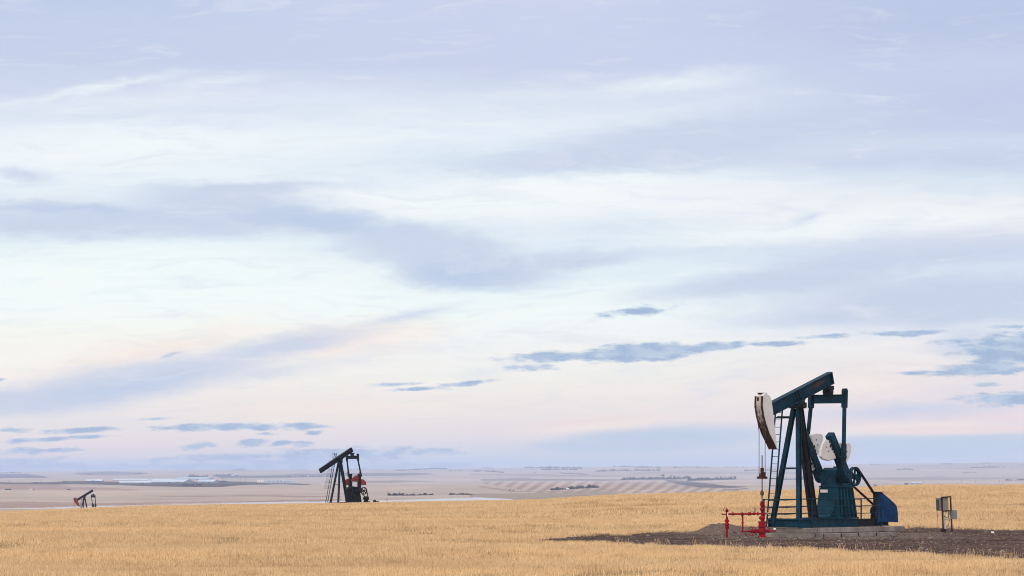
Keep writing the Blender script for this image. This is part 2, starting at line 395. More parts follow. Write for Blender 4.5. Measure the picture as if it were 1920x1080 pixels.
# land cover: albedo by field
def inside(px, py, poly):
    res = np.zeros(px.shape, bool); n = len(poly)
    for i in range(n):
        (x0, y0), (x1, y1) = poly[i], poly[(i+1) % n]
        if y0 == y1: continue
        c = ((y0 > py) != (y1 > py)) & (px < (x1-x0)*(py-y0)/(y1-y0)+x0); res ^= c
    return res
def cover(X, Y):
    Ys = np.maximum(Y, 1.0)
    px = 960+F*X/Ys; py = 878+(EYE-hgt(X, Y))*F/Ys
    px = np.where(Y > 0, px, -9999)
    n1 = vnoise(px/150, py/2.2, 21); n2 = vnoise(px/40+py/3, py/1.1, 22); n3 = vnoise(X/300, Y/300, 23)
    wob = 1.6*(vnoise(px/35, py/4, 31)-.5)
    c = np.empty(X.shape+(3,)); c[:] = (.30,.19,.095)  # soil under the stubble darkened to paint shade between the stalks
    farm = Y > 1200
    tan = np.array((.41,.33,.28)); c[farm] = tan
    c[farm] *= (.86+.22*n1+.12*n2)[farm][:,None]
    def put(poly, col, k=1.0):
        msk = inside(px, py+wob, poly) & farm
        c[msk] = c[msk]*(1-k)+np.array(col)*k*(.85+.3*n2[msk])[:,None]
    blu, plow, dark = (.115,.10,.105), (.27,.18,.16), (.045,.042,.048)
    put([(-300,940),(60,941),(200,943),(420,940),(640,936),(640,938.5),(330,944),(60,952),(-300,955)], plow, .75)
    put([(-300,906.5),(60,907),(130,912),(260,917),(240,919),(60,918.5),(-300,919)], plow, .6)
    put([(-300,888),(50,889),(85,893),(90,896),(-300,897)], blu)
    put([(60,904),(160,902.5),(300,905),(420,903),(520,905.5),(590,907.5),(575,909),(470,908.5),(412,912.5),(345,912.5),(200,909.5),(120,908),(-80,908),(-80,905.5)], dark, .92)
    put([(135,887),(215,884),(262,886),(262,890),(210,892),(150,890)], blu, .8)
    put([(405,893.5),(500,891),(620,887),(800,886.5),(815,890),(740,892.5),(640,893),(520,896),(415,896.5)], blu, .9)
    put([(640,902),(760,901),(815,903),(700,906),(640,906)], blu, .55)
    put([(900,898),(980,897),(1200,899),(1340,899),(1340,900.5),(1100,901),(900,901)], blu, .7)
    for k0, (ya, yb, off) in enumerate(((902.5,911,0),(911,919.5,13),(919.5,926,4))):
        lean = 1.7
        ph = np.mod((px+lean*(py-ya)+off)/26.0, 1.0) < .5
        msk = inside(px, py+wob*.5, [(880,ya),(1400,ya),(1400,yb),(880,yb)]) & inside(px, py, [(885,903),(1000,901.5),(1160,901),(1270,903),(1340,912),(1410,924),(1000,924),(960,915)]) & ph & farm
        c[msk] *= np.array((.72,.64,.63))
    put([(1245,900.5),(1290,902),(1370,911),(1402,913),(1370,915),(1310,914),(1272,908)], blu, .95)
    put([(1350,918.5),(1400,914.5),(1405,916.5),(1370,919)], blu, .8)
    put([(900,911),(960,919),(1010,921.5),(1090,919),(1165,915.5),(1165,917),(1090,921),(1010,923.5),(955,921.5),(895,913)], plow, .7)
    put([(880,926),(1000,925),(1100,921),(1160,919),(1160,936),(880,937)], (.25,.20,.155), .6)
    put([(300,929.5),(500,929),(560,930),(640,929),(640,931),(560,932.5),(480,930.5),(300,931)], plow, .7)
    put([(1600,896),(1750,893),(1930,896),(1930,898),(1700,901),(1600,899)], blu, .45)
    ph = np.mod(px/11.0-py/5, 1.0) < .5
    msk = inside(px, py, [(1690,873),(1800,870),(2100,869),(2100,877),(1800,879),(1700,877)]) & ph & farm
    c[msk] *= .72
    put([(1180,885),(1330,883),(1500,886),(1500,889),(1300,888),(1190,889)], blu, .35)
    put([(880,888),(1000,889),(1170,893),(1170,895),(1000,892),(880,891)], blu, .45)
    c[farm] *= (.9+.2*n3)[farm][:,None]
    return np.clip(c, 0, 1)

ang = np.concatenate([np.linspace(-8.8, 8.8, 960), np.linspace(9.2, 20, 24), np.linspace(24, 336, 60), np.linspace(340, 350.8, 24)])
rad = np.concatenate([np.geomspace(1, 110, 26), np.linspace(112, 240, 130), np.linspace(241.5, 440, 125), np.geomspace(446, 1600, 50), np.geomspace(1625, 21500, 300), [26000, 34000, 44000]])
A_, R_ = np.meshgrid(np.radians(ang), rad)
GX, GY = R_*np.sin(A_), R_*np.cos(A_)
GZ = hgt(GX, GY)
nr, na = GX.shape
vv = np.stack([GX, GY, GZ], -1).reshape(-1, 3)
ii = (np.arange(nr-1)[:,None]*na+np.arange(na)[None,:])
jj = (np.arange(nr-1)[:,None]*na+((np.arange(na)+1) % na)[None,:])
ff = np.stack([ii, jj, jj+na, ii+na], -1).reshape(-1, 4)[:, ::-1]
cc = cover(GX, GY).reshape(-1, 3)
rgba = np.concatenate([cc, np.ones((len(cc), 1))], 1)
m, q, bs = mat_new('farmland')
at = q.nt.nodes.new('ShaderNodeAttribute'); at.attribute_name = 'cover'
tcn = q.nt.nodes.new('ShaderNodeTexCoord')
n1 = q.noise(tcn.outputs['Object'], .9, 5, .65)
q.put(bs.inputs['Base Color'], q.mix(1.0, at.outputs['Color'], q.ramp(n1, [(.3, (.72,.70,.68)), (.7, (1.18,1.16,1.12))]), 'MULTIPLY'))
bs.inputs['Roughness'].default_value = .95; bs.inputs['Specular IOR Level'].default_value = .02
tag(np_mesh('ground', vv, ff, m, smooth=True, attrs={'cover': ('FLOAT_COLOR', rgba)}), kind='structure')

# lake beyond the crest
m, q, bs = mat_new('lake_water')
bs.inputs['Base Color'].default_value = (.05,.07,.09,1); bs.inputs['Roughness'].default_value = .06
tcn = q.nt.nodes.new('ShaderNodeTexCoord')
bp = q.nt.nodes.new('ShaderNodeBump'); bp.inputs['Strength'].default_value = .05; q.put(bp.inputs['Height'], q.noise(tcn.outputs['Object'], .5, 3, .5)); q.put(bs.inputs['Normal'], bp.outputs[0])
ly = np.array([1500, 1800, 2100, 2400, 2750.0])
lv = np.array([(u*y, y, -15.05) for y in ly for u in (-.2, -.1, -.05, 0.004)])
lf = [(r*4+k, r*4+k+1, r*4+k+5, r*4+k+4) for r in range(4) for k in range(3)]
tag(np_mesh('lake', lv, lf, m), kind='structure')

# ------------------------------------------------------------------ bare dirt lease pad
def flat(px, py):   # point of the level pad under a sight line
    Y = EYE*F/(py-878); return (px-960)/F*Y, Y
PADPX = [(1010,1013.2),(1060,1008.5),(1150,1004.5),(1230,1002),(1300,999.5),(1440,994.5),(1700,992),(1790,993),(1920,996.5),(2480,1006),(2480,1074),(1920,1051),(1850,1047),(1760,1043),(1660,1037.5),(1580,1034.5),(1440,1030),(1250,1026),(1130,1019),(1060,1015.8)]
PAD = [flat(*p) for p in PADPX]
def in_pad(X, Y, ragged=1.0):
    return inside(X+ragged*1.3*(vnoise(X*.9, Y*.35, 41)-.5), Y+ragged*(5.0*(vnoise(X*1.0, Y*.2, 42)-.5)+2.8*(vnoise(X*3.5, Y*.5, 43)-.5)), PAD)
MPX = np.array([(1280,0),(1300,.06),(1315,.17),(1332,.33),(1345,.39),(1362,.36),(1385,.27),(1402,.24),(1432,.21),(1462,.13),(1490,0)])
def mound(X, Y):
    px = 960+F*X/Y
    return np.interp(px, MPX[:,0], MPX[:,1])*np.clip(1-((Y-213.5)/3.6)**2, 0, 1)
def padz(X, Y):
    return hgt(X, Y)+.03+.07*(vnoise(X*.8, Y*.5, 51)-.5)+.05*(vnoise(X*3, Y*2, 52)-.5)+1.15*mound(X, Y)*(1+.25*(vnoise(X*3, Y*2.5, 53)-.5))
xs = np.arange(0, 44, .11); ys = np.concatenate([np.arange(140, 206, .4), np.arange(206, 219, .22), np.arange(219, 234, .4)])
PX_, PY_ = np.meshgrid(xs, ys)
PX_ = PX_+rng.uniform(-.04, .04, PX_.shape)
msk = in_pad(PX_, PY_)
PZ_ = padz(PX_, PY_)
nx = len(xs)
ii = (np.arange(len(ys)-1)[:,None]*nx+np.arange(nx-1)[None,:])
qd = np.stack([ii, ii+1, ii+nx+1, ii+nx], -1).reshape(-1, 4)
qd = qd[msk.ravel()[qd].all(1)]
use = np.unique(qd); rem = np.full(PX_.size, -1); rem[use] = np.arange(len(use))
m, q, bs = mat_new('bare_dirt')
tcn = q.nt.nodes.new('ShaderNodeTexCoord'); ob = tcn.outputs['Object']
n1 = q.noise(ob, .35, 4, .6); n2 = q.noise(ob, 5, 4, .7); n3 = q.noise(ob, 17, 2, .6)
c = q.mix(q.smooth(n1, .3, .7), (.054,.028,.023), (.090,.051,.041))
c = q.mix(q.m('MULTIPLY', q.smooth(n2, .52, .75), .6), c, (.036,.023,.018))
c = q.mix(q.m('MULTIPLY', q.smooth(n3, .58, .70), .7), c, (.20,.15,.12))
gsx, gsy, gsz = q.sep(ob)     # paler gravel dumped round the foundation and on the mound
gp = q.blobs((gsx, gsy), [(14.5, 200, 9, 9, 0), (10.5, 211, 4.5, 5, 0), (17, 207, 6, 9, 0)])
gr = q.smooth(q.m('MULTIPLY_ADD', n2, .9, q.m('ADD', gp, -.45)), .1, .5)
tk = q.noise(q.xyz(q.m('MULTIPLY', gsx, .06), q.m('MULTIPLY', gsy, .35), 3), 1, 3, .55)
c = q.mix(1.0, c, q.ramp(tk, [(.36, (.68,.66,.66)), (.5, (1,1,1)), (.62, (1.38,1.36,1.32))]), 'MULTIPLY')
c = q.mix(q.m('MULTIPLY', gr, .75), c, q.mix(q.smooth(n3, .40, .66), (.10,.067,.053), (.25,.19,.155)))
q.put(bs.inputs['Base Color'], c); bs.inputs['Roughness'].default_value = .95; bs.inputs['Specular IOR Level'].default_value = .03
bp = q.nt.nodes.new('ShaderNodeBump'); bp.inputs['Distance'].default_value = .08; bp.inputs['Strength'].default_value = .8
q.put(bp.inputs['Height'], n2); q.put(bs.inputs['Normal'], bp.outputs[0])
DIRT = m
tag(np_mesh('dirt_pad', np.stack([PX_, PY_, PZ_], -1).reshape(-1, 3)[use], rem[qd], m, smooth=True), kind='structure')

# loose clods and pebbles on the pad
N = 42000
gx, gy = rng.uniform(0, 43, N), rng.uniform(142, 232, N)
k = in_pad(gx, gy, 1.0); gx, gy = gx[k], gy[k]; N = len(gx)
sz = .018+.035*rng.random(N)**3
sz[rng.random(N) < .01] *= 2.2
octv = np.array([(1,0,0),(0,1,0),(-1,0,0),(0,-1,0),(0,0,.75),(0,0,-.3)])
octf = np.array([(0,1,4),(1,2,4),(2,3,4),(3,0,4)])
a = rng.uniform(0, 6.28, N); ca, sa = np.cos(a), np.sin(a)
jit = 1+.5*(rng.random((N, 6, 3))-.5)
v = octv[None]*jit*sz[:,None,None]*np.array((1.4,1,1))
v = np.stack([v[...,0]*ca[:,None]-v[...,1]*sa[:,None]+gx[:,None], v[...,0]*sa[:,None]+v[...,1]*ca[:,None]+gy[:,None], v[...,2]+padz(gx, gy)[:,None]], -1)
f = octf[None]+(np.arange(N)*6)[:,None,None]
m, q, bs = mat_new('loose_stone')
at = q.nt.nodes.new('ShaderNodeAttribute'); at.attribute_name = 'rnd'
q.put(bs.inputs['Base Color'], q.ramp(at.outputs['Fac'], [(0, (.03,.02,.016)), (.5, (.08,.055,.044)), (.8, (.17,.13,.105)), (1, (.34,.28,.23))]))
bs.inputs['Roughness'].default_value = .95; bs.inputs['Specular IOR Level'].default_value = .05
tag(np_mesh('gravel', v.reshape(-1, 3), f.reshape(-1, 3), m, attrs={'rnd': ('FLOAT', np.repeat(rng.random(N), 6))}), 'loose brown clods and pebbles strewn over the bare dirt pad', 'gravel', kind='stuff')

# ------------------------------------------------------------------ wheat stubble
def straw_mesh(name, label, X, Y, hh, ww, mat, lean=.14, rv=None):
    n = len(X); Z = hgt(X, Y)
    yaw = rng.uniform(0, 6.28, n)
    lx, ly2 = rng.normal(0, lean, n)*hh, rng.normal(0, lean, n)*hh
    cx, sy = np.cos(yaw)*ww/2, np.sin(yaw)*ww/2
    t = .45
    v = np.empty((n, 4, 3))
    v[:,0] = np.stack([X-cx, Y-sy, Z-.03], -1); v[:,1] = np.stack([X+cx, Y+sy, Z-.03], -1)
    v[:,2] = np.stack([X+lx+cx*t, Y+ly2+sy*t, Z+hh], -1); v[:,3] = np.stack([X+lx-cx*t, Y+ly2-sy*t, Z+hh*rng.uniform(.88, 1, n)], -1)
    f = np.arange(n*4).reshape(-1, 4)
    rv = rng.random(n) if rv is None else rv
    return tag(np_mesh(name, v.reshape(-1, 3), f, mat, attrs={'rnd': ('FLOAT', np.repeat(rv, 4))}), label, 'stubble', kind='stuff')
m, q, bs = mat_new('straw')
at = q.nt.nodes.new('ShaderNodeAttribute'); at.attribute_name = 'rnd'
tcn = q.nt.nodes.new('ShaderNodeTexCoord'); ob = tcn.outputs['Object']
sx, sy_, sz_ = q.sep(ob)
big = q.noise(q.xyz(q.m('MULTIPLY', sx, .045), q.m('MULTIPLY', sy_, .06), 0), 1, 4, .6)
med = q.noise(q.xyz(q.m('MULTIPLY', sx, .55), q.m('MULTIPLY', sy_, .16), 5), 1, 4, .65)
c = q.ramp(at.outputs['Fac'], [(0, (.34,.20,.10)), (.12, (.62,.41,.215)), (.3, (.72,.495,.265)), (.75, (.80,.58,.33)), (1, (.93,.76,.50))])
c = q.mix(1.0, c, q.ramp(big, [(.34, (.88,.85,.85)), (.5, (1,1,1)), (.66, (1.07,1.04,.99))]), 'MULTIPLY')
c = q.mix(1.0, c, q.ramp(med, [(.32, (.78,.73,.71)), (.46, (1,.99,.99)), (.66, (1.07,1.07,1.06))]), 'MULTIPLY')
q.put(bs.inputs['Base Color'], c); bs.inputs['Roughness'].default_value = .8; bs.inputs['Specular IOR Level'].default_value = .1
tr = q.nt.nodes.new('ShaderNodeBsdfTranslucent'); q.put(tr.inputs[0], c)
ms = q.nt.nodes.new('ShaderNodeMixShader'); ms.inputs[0].default_value = .3
q.nt.links.new(bs.outputs[0], ms.inputs[1]); q.nt.links.new(tr.outputs[0], ms.inputs[2]); q.nt.links.new(ms.outputs[0], q.nt.nodes['Material Output'].inputs[0])
STRAW = m
def scatter(y0, y1, dens, umax=.215):
    n = int(dens*umax*(y1*y1-y0*y0))
    Y = np.sqrt(rng.uniform(y0*y0, y1*y1, n)); X = rng.uniform(-umax, umax, n)*Y
    # drilled rows run slightly askew to the view, 0.3 m apart
    th = R(14); w = X*math.cos(th)+Y*math.sin(th); along = -X*math.sin(th)+Y*math.cos(th)
    w = np.round(w/.3)*.3+rng.normal(0, .05, n)
    X = w*math.cos(th)-along*math.sin(th); Y = w*math.sin(th)+along*math.cos(th)
    k = ~in_pad(X, Y) & (mound(X, np.maximum(Y, 1)) < .05)
    gap = vnoise(X*.9, Y*.28, 61)*.6+vnoise(X*.25, Y*.07, 62)*.4
    k &= rng.random(n) < np.clip((gap-.16)*3.4, .12, 1)
    return X[k], Y[k]
for y0, y1, dens, wid in ((118, 180, 150, .011), (180, 260, 95, .014), (260, 350, 60, .020), (350, 470, 34, .028)):
    X, Y = scatter(y0, y1, dens)
    band = vnoise(X/9, Y/7, 63)
    hh = (.10+.08*band)*rng.uniform(.7, 1.25, len(X))
    straw_mesh('stubble', 'golden cut wheat stubble standing over the field around the pad', X, Y, hh, wid*rng.uniform(.6, 1.5, len(X)), STRAW)
# join the distance bands into one sheet of stubble
parts_ = [o for o in COL.objects if o.name.startswith('stubble')]
with bpy.context.temp_override(active_object=parts_[0], object=parts_[0], selected_objects=parts_, selected_editable_objects=parts_):
    bpy.ops.object.join()
# a band of taller, browner leaning stalks the combine missed, on the rise behind the pad
n = 5200
Y = rng.uniform(303, 356, n); pxs = rng.uniform(1020, 1300, n); X = (pxs-960)/F*Y
k = rng.random(n) < sstep(pxs, 1020, 1090)*(1-sstep(pxs, 1220, 1300))*np.clip((vnoise(X*1.1, Y*.05, 64)*.75+vnoise(X*.3, Y*.08, 65)*.5-.38)*2.6, 0, 1)
X, Y = X[k], Y[k]
o = straw_mesh('uncut_straw', 'band of taller browner straw left standing on the rise behind the pad', X, Y, rng.uniform(.16, .32, len(X)), rng.uniform(.012, .026, len(X)), STRAW, .2, rng.uniform(0, .10, len(X)))
o['category'] = 'straw'
# stray stalks sprouting on the pad's near margin
n = 2600
tt = rng.random(n)*(len(PADPX)-13)+11; i0 = np.floor(tt).astype(int); fr_ = tt-i0; pp = np.array(PADPX)
ppx = pp[i0,0]*(1-fr_)+pp[np.minimum(i0+1, len(pp)-1),0]*fr_; ppy = pp[i0,1]*(1-fr_)+pp[np.minimum(i0+1, len(pp)-1),1]*fr_
Y = EYE*F/(ppy-878)+rng.exponential(2.6, n)-.5; X = (ppx-960)/F*Y+rng.normal(0, .1, n)
k = rng.random(n) < np.clip((vnoise(X*2.2, Y*.6, 67)-.55)*3, 0, 1); X, Y = X[k], Y[k]
o = straw_mesh('stray_straw', 'sparse pale stalks sprouting along the near margin of the dirt pad', X, Y, rng.uniform(.08, .34, len(X)), rng.uniform(.008, .014, len(X)), STRAW, .3)
o['category'] = 'straw'
# dark weeds along the far pad edge, standing in for the stubble's shadow
wx, wy = [], []
for (a0, b0), (a1, b1) in zip(PADPX[1:10], PADPX[2:11]):
    if b1 > 1010: continue
    n = int(abs(a1-a0)*(7 if a1 < 1320 or a0 > 1690 else 2)); t = rng.random(n)**(.5 if a0 == 1060 else 1)
    Y = EYE*F/(b0+(b1-b0)*t+rng.normal(-.3, .9, n)-878); wx.append(((a0+(a1-a0)*t)-960)/F*Y); wy.append(Y)
wx, wy = np.concatenate(wx), np.concatenate(wy)
m = plain('shade_weed', (.085,.055,.038), .9, .6, 2.0)
o = straw_mesh('shade_weeds', 'dark weed strip standing in for shadow along the far edge of the dirt pad', wx, wy, rng.uniform(.02, .16, len(wx))*(.4+vnoise(wx*1.5, wy*.3, 71)), rng.uniform(.008, .022, len(wx)), m, .6)
o['category'] = 'weeds'

# ------------------------------------------------------------------ pumpjacks
BLUE = paint('teal_paint', (.0016,.029,.054), .6, .48, var=.5)
BLUE_BEAM = paint('teal_beam_paint', (.0016,.027,.050), .58, .22, stain=((1.75, 7.22, .85, .16, 17), (.085,.035,.022)))
GEARP = paint('teal_gearbox_paint', (.0018,.036,.062), .6, .36, var=.5)
BRIGHT = paint('blue_guard_paint', (.0008,.033,.118), .58, .26)
RUSTY = paint('rusty_steel', (.014,.016,.022), .7, .6, (.034,.016,.012))
WHITE = paint('white_head_paint', (.66,.635,.63), .55, .24, (.10,.055,.04), .06)
m, q, bs = mat_new('worn_head_face')
tcn = q.nt.nodes.new('ShaderNodeTexCoord'); ob = tcn.outputs['Object']; sx, sy_, sz_ = q.sep(ob)
wn = q.noise(q.xyz(q.m('MULTIPLY', sx, 6), q.m('MULTIPLY', sy_, 22), q.m('MULTIPLY', sz_, 4)), 1, 5, .75)
wv = q.m('ADD', q.m('MULTIPLY_ADD', sz_, .30, -1.66), q.m('MULTIPLY_ADD', wn, 1.8, -.9))
q.put(bs.inputs['Base Color'], q.mix(q.smooth(wv, -.12, .14), (.042,.018,.014), (.42,.38,.37))); bs.inputs['Roughness'].default_value = .8
WEAR = m
RUST = paint('rust_edge', (.060,.026,.018), .85, .6, (.03,.014,.01))
RED = paint('red_valve_paint', (.24,.0045,.012), .55, .34, (.055,.008,.008), .35, 3.0)
REDW = paint('red_weight_paint', (.19,.034,.018), .6, .25, (.15,.03,.02))
BLACK = paint('black_paint', (.006,.007,.011), .6, .3, (.03,.018,.014))
DTEAL = paint('dark_teal_paint', (.004,.016,.025), .55, .3)
RUBBER = plain('belt_rubber', (.010,.010,.012), .7)
CABLE = plain('steel_cable', (.055,.035,.032), .6, .4, 8)
GREY = plain('grey_steel', (.22,.21,.20), .5, .2, 4)
TAGW = plain('white_label', (.78,.78,.80), .5, .05, 6)
DARKH = plain('hole_and_gap_shade', (.012,.010,.010), .9)  # near-black for bolt holes, scrap and painted gap shade

HEAD = [(-3.148,6.586),(-3.186,6.152),(-3.072,5.719),(-2.881,5.286),(-2.613,4.853),(-2.23,4.42),(-2.015,4.151),(-1.946,4.247),(-2.0,4.639),
        (-2.153,5.292),(-2.268,5.945),(-2.384,6.379),(-2.498,6.595),(-2.728,6.714),(-2.995,6.728)]     # side outline of the head at 17 degrees of tilt
def turn(p, a, c):
    x, z = p[0]-c[0], p[1]-c[1]; ca, sa = math.cos(a), math.sin(a)
    return (c[0]+x*ca-z*sa, c[1]+x*sa+z*ca)

def pumpjack(S, label, loc, rz):
    T = empty('pumpjack', loc, R(rz)); tag(T, label, 'pumpjack', 'pumpjacks on the prairie')
    M_ = S['mat']; tilt = R(S['tilt']); PV = (0, 6.676); ct, st = math.cos(tilt), math.sin(tilt)
    def bp(s, n, y=0): return (s*ct-n*st, y, PV[1]+s*st+n*ct)      # point on the tilted beam
    sk0, sk1, top = -1.12, 3.75, .88
    # skid
    b = MB()
    for y in (-.88, .88): b.ibeam((sk0, y, .68), (sk1, y, .68), .2, .40, .035)
    for x in (sk0+.1, -.3, .9, 2.0, 3.0, sk1-.1): b.ibeam((x, -.78, .68), (x, .78, .68), .2, .36, .03)
    b.box(2.0, 3.7, -.62, .62, .845, .93); b.box(-1.05, -.75, -.95, .95, .88, .905); b.box(.95, 1.75, -.3, .3, .88, .93); b.box(-.45, .65, -.70, -.45, .88, .95)
    b.build('skid_frame', S.get('skid', M_), T)
    b = MB()
    for y in (-.42, .42): b.ibeam((sk1, y, .66), (7.15, y, .66), .16, .34, .03)
    for x in (4.4, 5.4, 6.3, 7.05): b.bar((x, -.36, .66), (x, .36, .66), .12, .26)
    b.build('motor_skid', S.get('skid2', RUSTY), T)
    # samson post
    for a0, a1, w in (((-.93, -.73, top), (-.10, -.13, 6.06), .20), ((-.93, .73, top), (-.10, .13, 6.06), .20)):
        q2 = MB().ibeam(a0, a1, w, w, .03, (1, 0, 0)); q2.box(a0[0]-.16, a0[0]+.16, a0[1]-.16, a0[1]+.16, top, top+.04)
        q2.build('post_leg', M_, T)
    b = MB()
    for y in (-.09, .09): b.ibeam((1.36, y*1.5, top), (.16, y, 6.06), .16, .22, .03, (1, 0, 0))
    b.box(1.1, 1.62, -.3, .3, top, top+.05); b.build('post_leg', S.get('rear', RUSTY), T)
    b = MB()
    for z in (3.25,):
        t = (z-top)/(6.06-top); x = -.93+.83*t; y = .73-.6*t
        b.bar((x, -y, z), (x, y, z), .10, .08)
    b.build('cross_brace', M_, T)
    b = MB().box(-.28, .32, -.3, .3, 6.06, 6.11); b.prism([(-.2,6.11),(.25,6.11),(.14,6.30),(-.1,6.30)], -.24, .24); b.tube([(.02,-.36,6.28),(.02,.36,6.28)], .13, 12)
    b.box(-.13, .17, -.42, -.26, 6.11, 6.33); b.box(-.13, .17, .26, .42, 6.11, 6.33)
    b.build('saddle_bearing', S.get('rear', RUSTY), T)
    # walking beam
    s0, s1 = S['front'], S['back']
    b = MB().ibeam(bp(s0, 0), bp(s1, 0), .32, .585, .035, (-st, 0, ct))
    for s in (s0+.02, s1-.02): b.bar(bp(s, -.27), bp(s, .27), .30, .03, (ct, 0, st))
    for ds in (-.30, -.05):
        for y in (-.09, .09): b.hexa([bp(ds+o, n, yy) for n in (-.26, .26) for o, yy in ((-.02+(.12 if n < 0 else 0), y), (.02+(.12 if n < 0 else 0), y), (.02+(.12 if n < 0 else 0), y*1.75), (-.02+(.12 if n < 0 else 0), y*1.75))])
    b.prism([bp(-.42,-.295)[::2], bp(.42,-.295)[::2], (.22,6.22), (-.14,6.22)], -.16, .16)
    b.build('walking_beam', S.get('beam', M_), T, .008)
    # equaliser hung under the tail, pitmans, cranks
    ex, ey = S['eqx'], S['eqy']; ez = S['eqz']; eb = S['beamz']
    b = MB().box(ex-.22, ex+.22, -.2, .2, eb-.10, eb+.10); b.box(ex-.13, ex+.13, -.20, -.08, ez+.2, eb-.05); b.box(ex-.13, ex+.13, .08, .20, ez+.2, eb-.05)
    b.tube([(ex, -.24, ez+.34), (ex, .24, ez+.34)], .12, 10); b.box(ex-.18, ex+.20, -.14, .14, ez+.2, ez+.27)
    b.build('tail_bearing', RUSTY, T)
    b = MB().ibeam((ex, -ey, ez), (ex, ey, ez), .24, .42, .03)
    b.build('equalizer', M_, T, .006)
    sh, tip, cy = S['shaft'], S['tip'], S['cy']; wr = S['wrist']
    d = Vector((tip[0]-sh[0], 0, tip[1]-sh[1])).normalized(); pr = Vector((d.z, 0, -d.x))
    for sg in (-1, 1):
        y = sg*(cy+.32)
        b = MB().bar((ex, sg*ey, ez+.36), (ex+(wr[0]-ex)*.13, sg*ey, ez-.42), .20, .26, (1, 0, 0))
        b.lathe((ex, sg*ey, ez+.36), [(.01,-.1),(.135,-.1),(.135,.1),(.01,.1)], 12, 1)
        b.bar((ex+(wr[0]-ex)*.10, sg*ey, ez-.30), (wr[0], y, wr[1]+.1), .13, .17, (1, 0, 0))
        b.bar((wr[0]+(ex-wr[0])*.22, sg*ey+(y-sg*ey)*.78, wr[1]+.22*(ez-wr[1])), (wr[0], y, wr[1]-.14), .17, .23, (1, 0, 0))
        b.build('pitman_arm', M_, T, .006)
        c = MB()
        p0 = Vector((sh[0], sg*cy, sh[1]))-d*.30; p1 = Vector((tip[0], sg*cy, tip[1]))
        wp = [(p0-pr*.10), (p0+pr*.10), (p0+d*.22+pr*.22), (p1+pr*.17), (p1-pr*.17), (p0+d*.22-pr*.22)]
        c.prism([(v.x, v.z) for v in wp], sg*cy-.17, sg*cy+.17)
        c.tube([(sh[0], sg*(cy-.2), sh[1]), (sh[0], sg*(cy+.22), sh[1])], .16, 14)
        c.tube([(wr[0], sg*(cy-.18), wr[1]), (wr[0], sg*(cy+.43), wr[1])], .12, 12)
        hl = MB()
        for l in (.55, .72, 1.15, 1.75):
            v = Vector((sh[0], 0, sh[1]))+d*l-pr*.02
            hl.lathe((v.x, sg*cy-.172, v.z), [(.05, -.004), (.05, .004)], 8, 1); hl.lathe((v.x, sg*cy+.172, v.z), [(.05, -.004), (.05, .004)], 8, 1)
        cr = c.build('crank_arm', S.get('crank', M_), T, .008, extra=(hl, DARKH))
        for poly in S['weights'][0 if sg < 0 else 1]:
            w = MB().prism(poly, sg*cy-.07, sg*cy+.07)
            pc = Vector((sum(p[0] for p in poly)/len(poly), 0, sum(p[1] for p in poly)/len(poly)))
            rel = pc-Vector((sh[0], 0, sh[1])); l0, pp = rel.dot(d), rel.dot(pr); sgn = 1 if pp > 0 else -1
            hl = MB()
            for dl, po, r in ((-.33, .26, .035), (-.15, .28, .06), (.05, .30, .075), (.25, .27, .05), (.36, .25, .035), (-.05, .62, .03), (.22, .66, .03)):
                v = Vector((sh[0], 0, sh[1]))+d*(l0+dl)+pr*sgn*(po+.02)
                for yy in (-.072, .072): hl.lathe((v.x, sg*cy+yy, v.z), [(r*1.35, -.003), (r*1.35, .003)], 7, 1)
            w.build('counterweight', S['wmat'], cr, .04, extra=(hl, DARKH) if S.get('holes', True) else None)
    # gearbox on its pedestal
    gx0, gx1, gt = S['gear']; gm = S.get('gearmat', M_)
    cx = (gx0+gx1)/2
    b = MB()
    b.prism([(gx0-.05,2.36),(gx1+.05,2.36),(gx1+.05,2.78),(gx1-.02,2.84),(gx1-.10,gt-.12),(gx1-.30,gt),(gx0+.28,gt),(gx0+.10,gt-.10),(gx0,2.84),(gx0-.05,2.78)], -.42, .42)
    b.box(gx0-.06, gx1+.06, -.49, .49, 2.74, 2.83); b.box(gx0-.06, gx1+.08, -.51, .51, 2.34, 2.42)
    b.lathe((sh[0], -.54, sh[1]), [(.12,-.04),(.30,-.02),(.30,.1),(.12,.1)], 16, 1); b.lathe((sh[0], .54, sh[1]), [(.12,.04),(.30,.02),(.30,-.1),(.12,-.1)], 16, 1)
    b.box(cx-.12, cx+.12, -.1, .1, gt, gt+.06)
    for k in range(6): b.lathe((gx0+.05+(gx1-gx0)*k/5.5, -.46, 2.83), [(.03,0),(.03,.05)], 6)
    for k in range(5): b.lathe((gx0-.03, -.40+.2*k, 2.83), [(.03,0),(.03,.05)], 6)
    b.build('gearbox', gm, T, .012)
    b = MB()
    xb0, xb1 = gx0-.14, gx1+.20; fl = S.get('flare', .50)
    b.prism([(xb0-fl,.93),(xb1,.93),(gx1,2.34),(gx0,2.34),(gx0-.06,1.75),(xb0-fl*.12,1.42),(xb0-fl*.40,1.16)], -.44, .44)
    b.hexa([(xb0,-.55,.93),(xb1,-.55,.93),(xb1,-.44,.93),(xb0,-.44,.93),(gx0+.05,-.452,2.3),(gx1-.02,-.452,2.3),(gx1-.02,-.44,2.3),(gx0+.05,-.44,2.3)])
    for k in range(6):
        t = k/5; x0, x1 = xb0+.03+(xb1-xb0-.06)*t, gx0+.03+(gx1-gx0-.06)*t
        for y0, y1 in ((-.58, -.46), (.58, .46)): b.bar((x0, y0, .92), (x1, y1, 2.33), .07, .12, (0, 1, 0))
    b.box(xb0-.5, xb1+.12, -.66, .66, .88, .93)
    b.build('gearbox_pedestal', gm, T, .006)
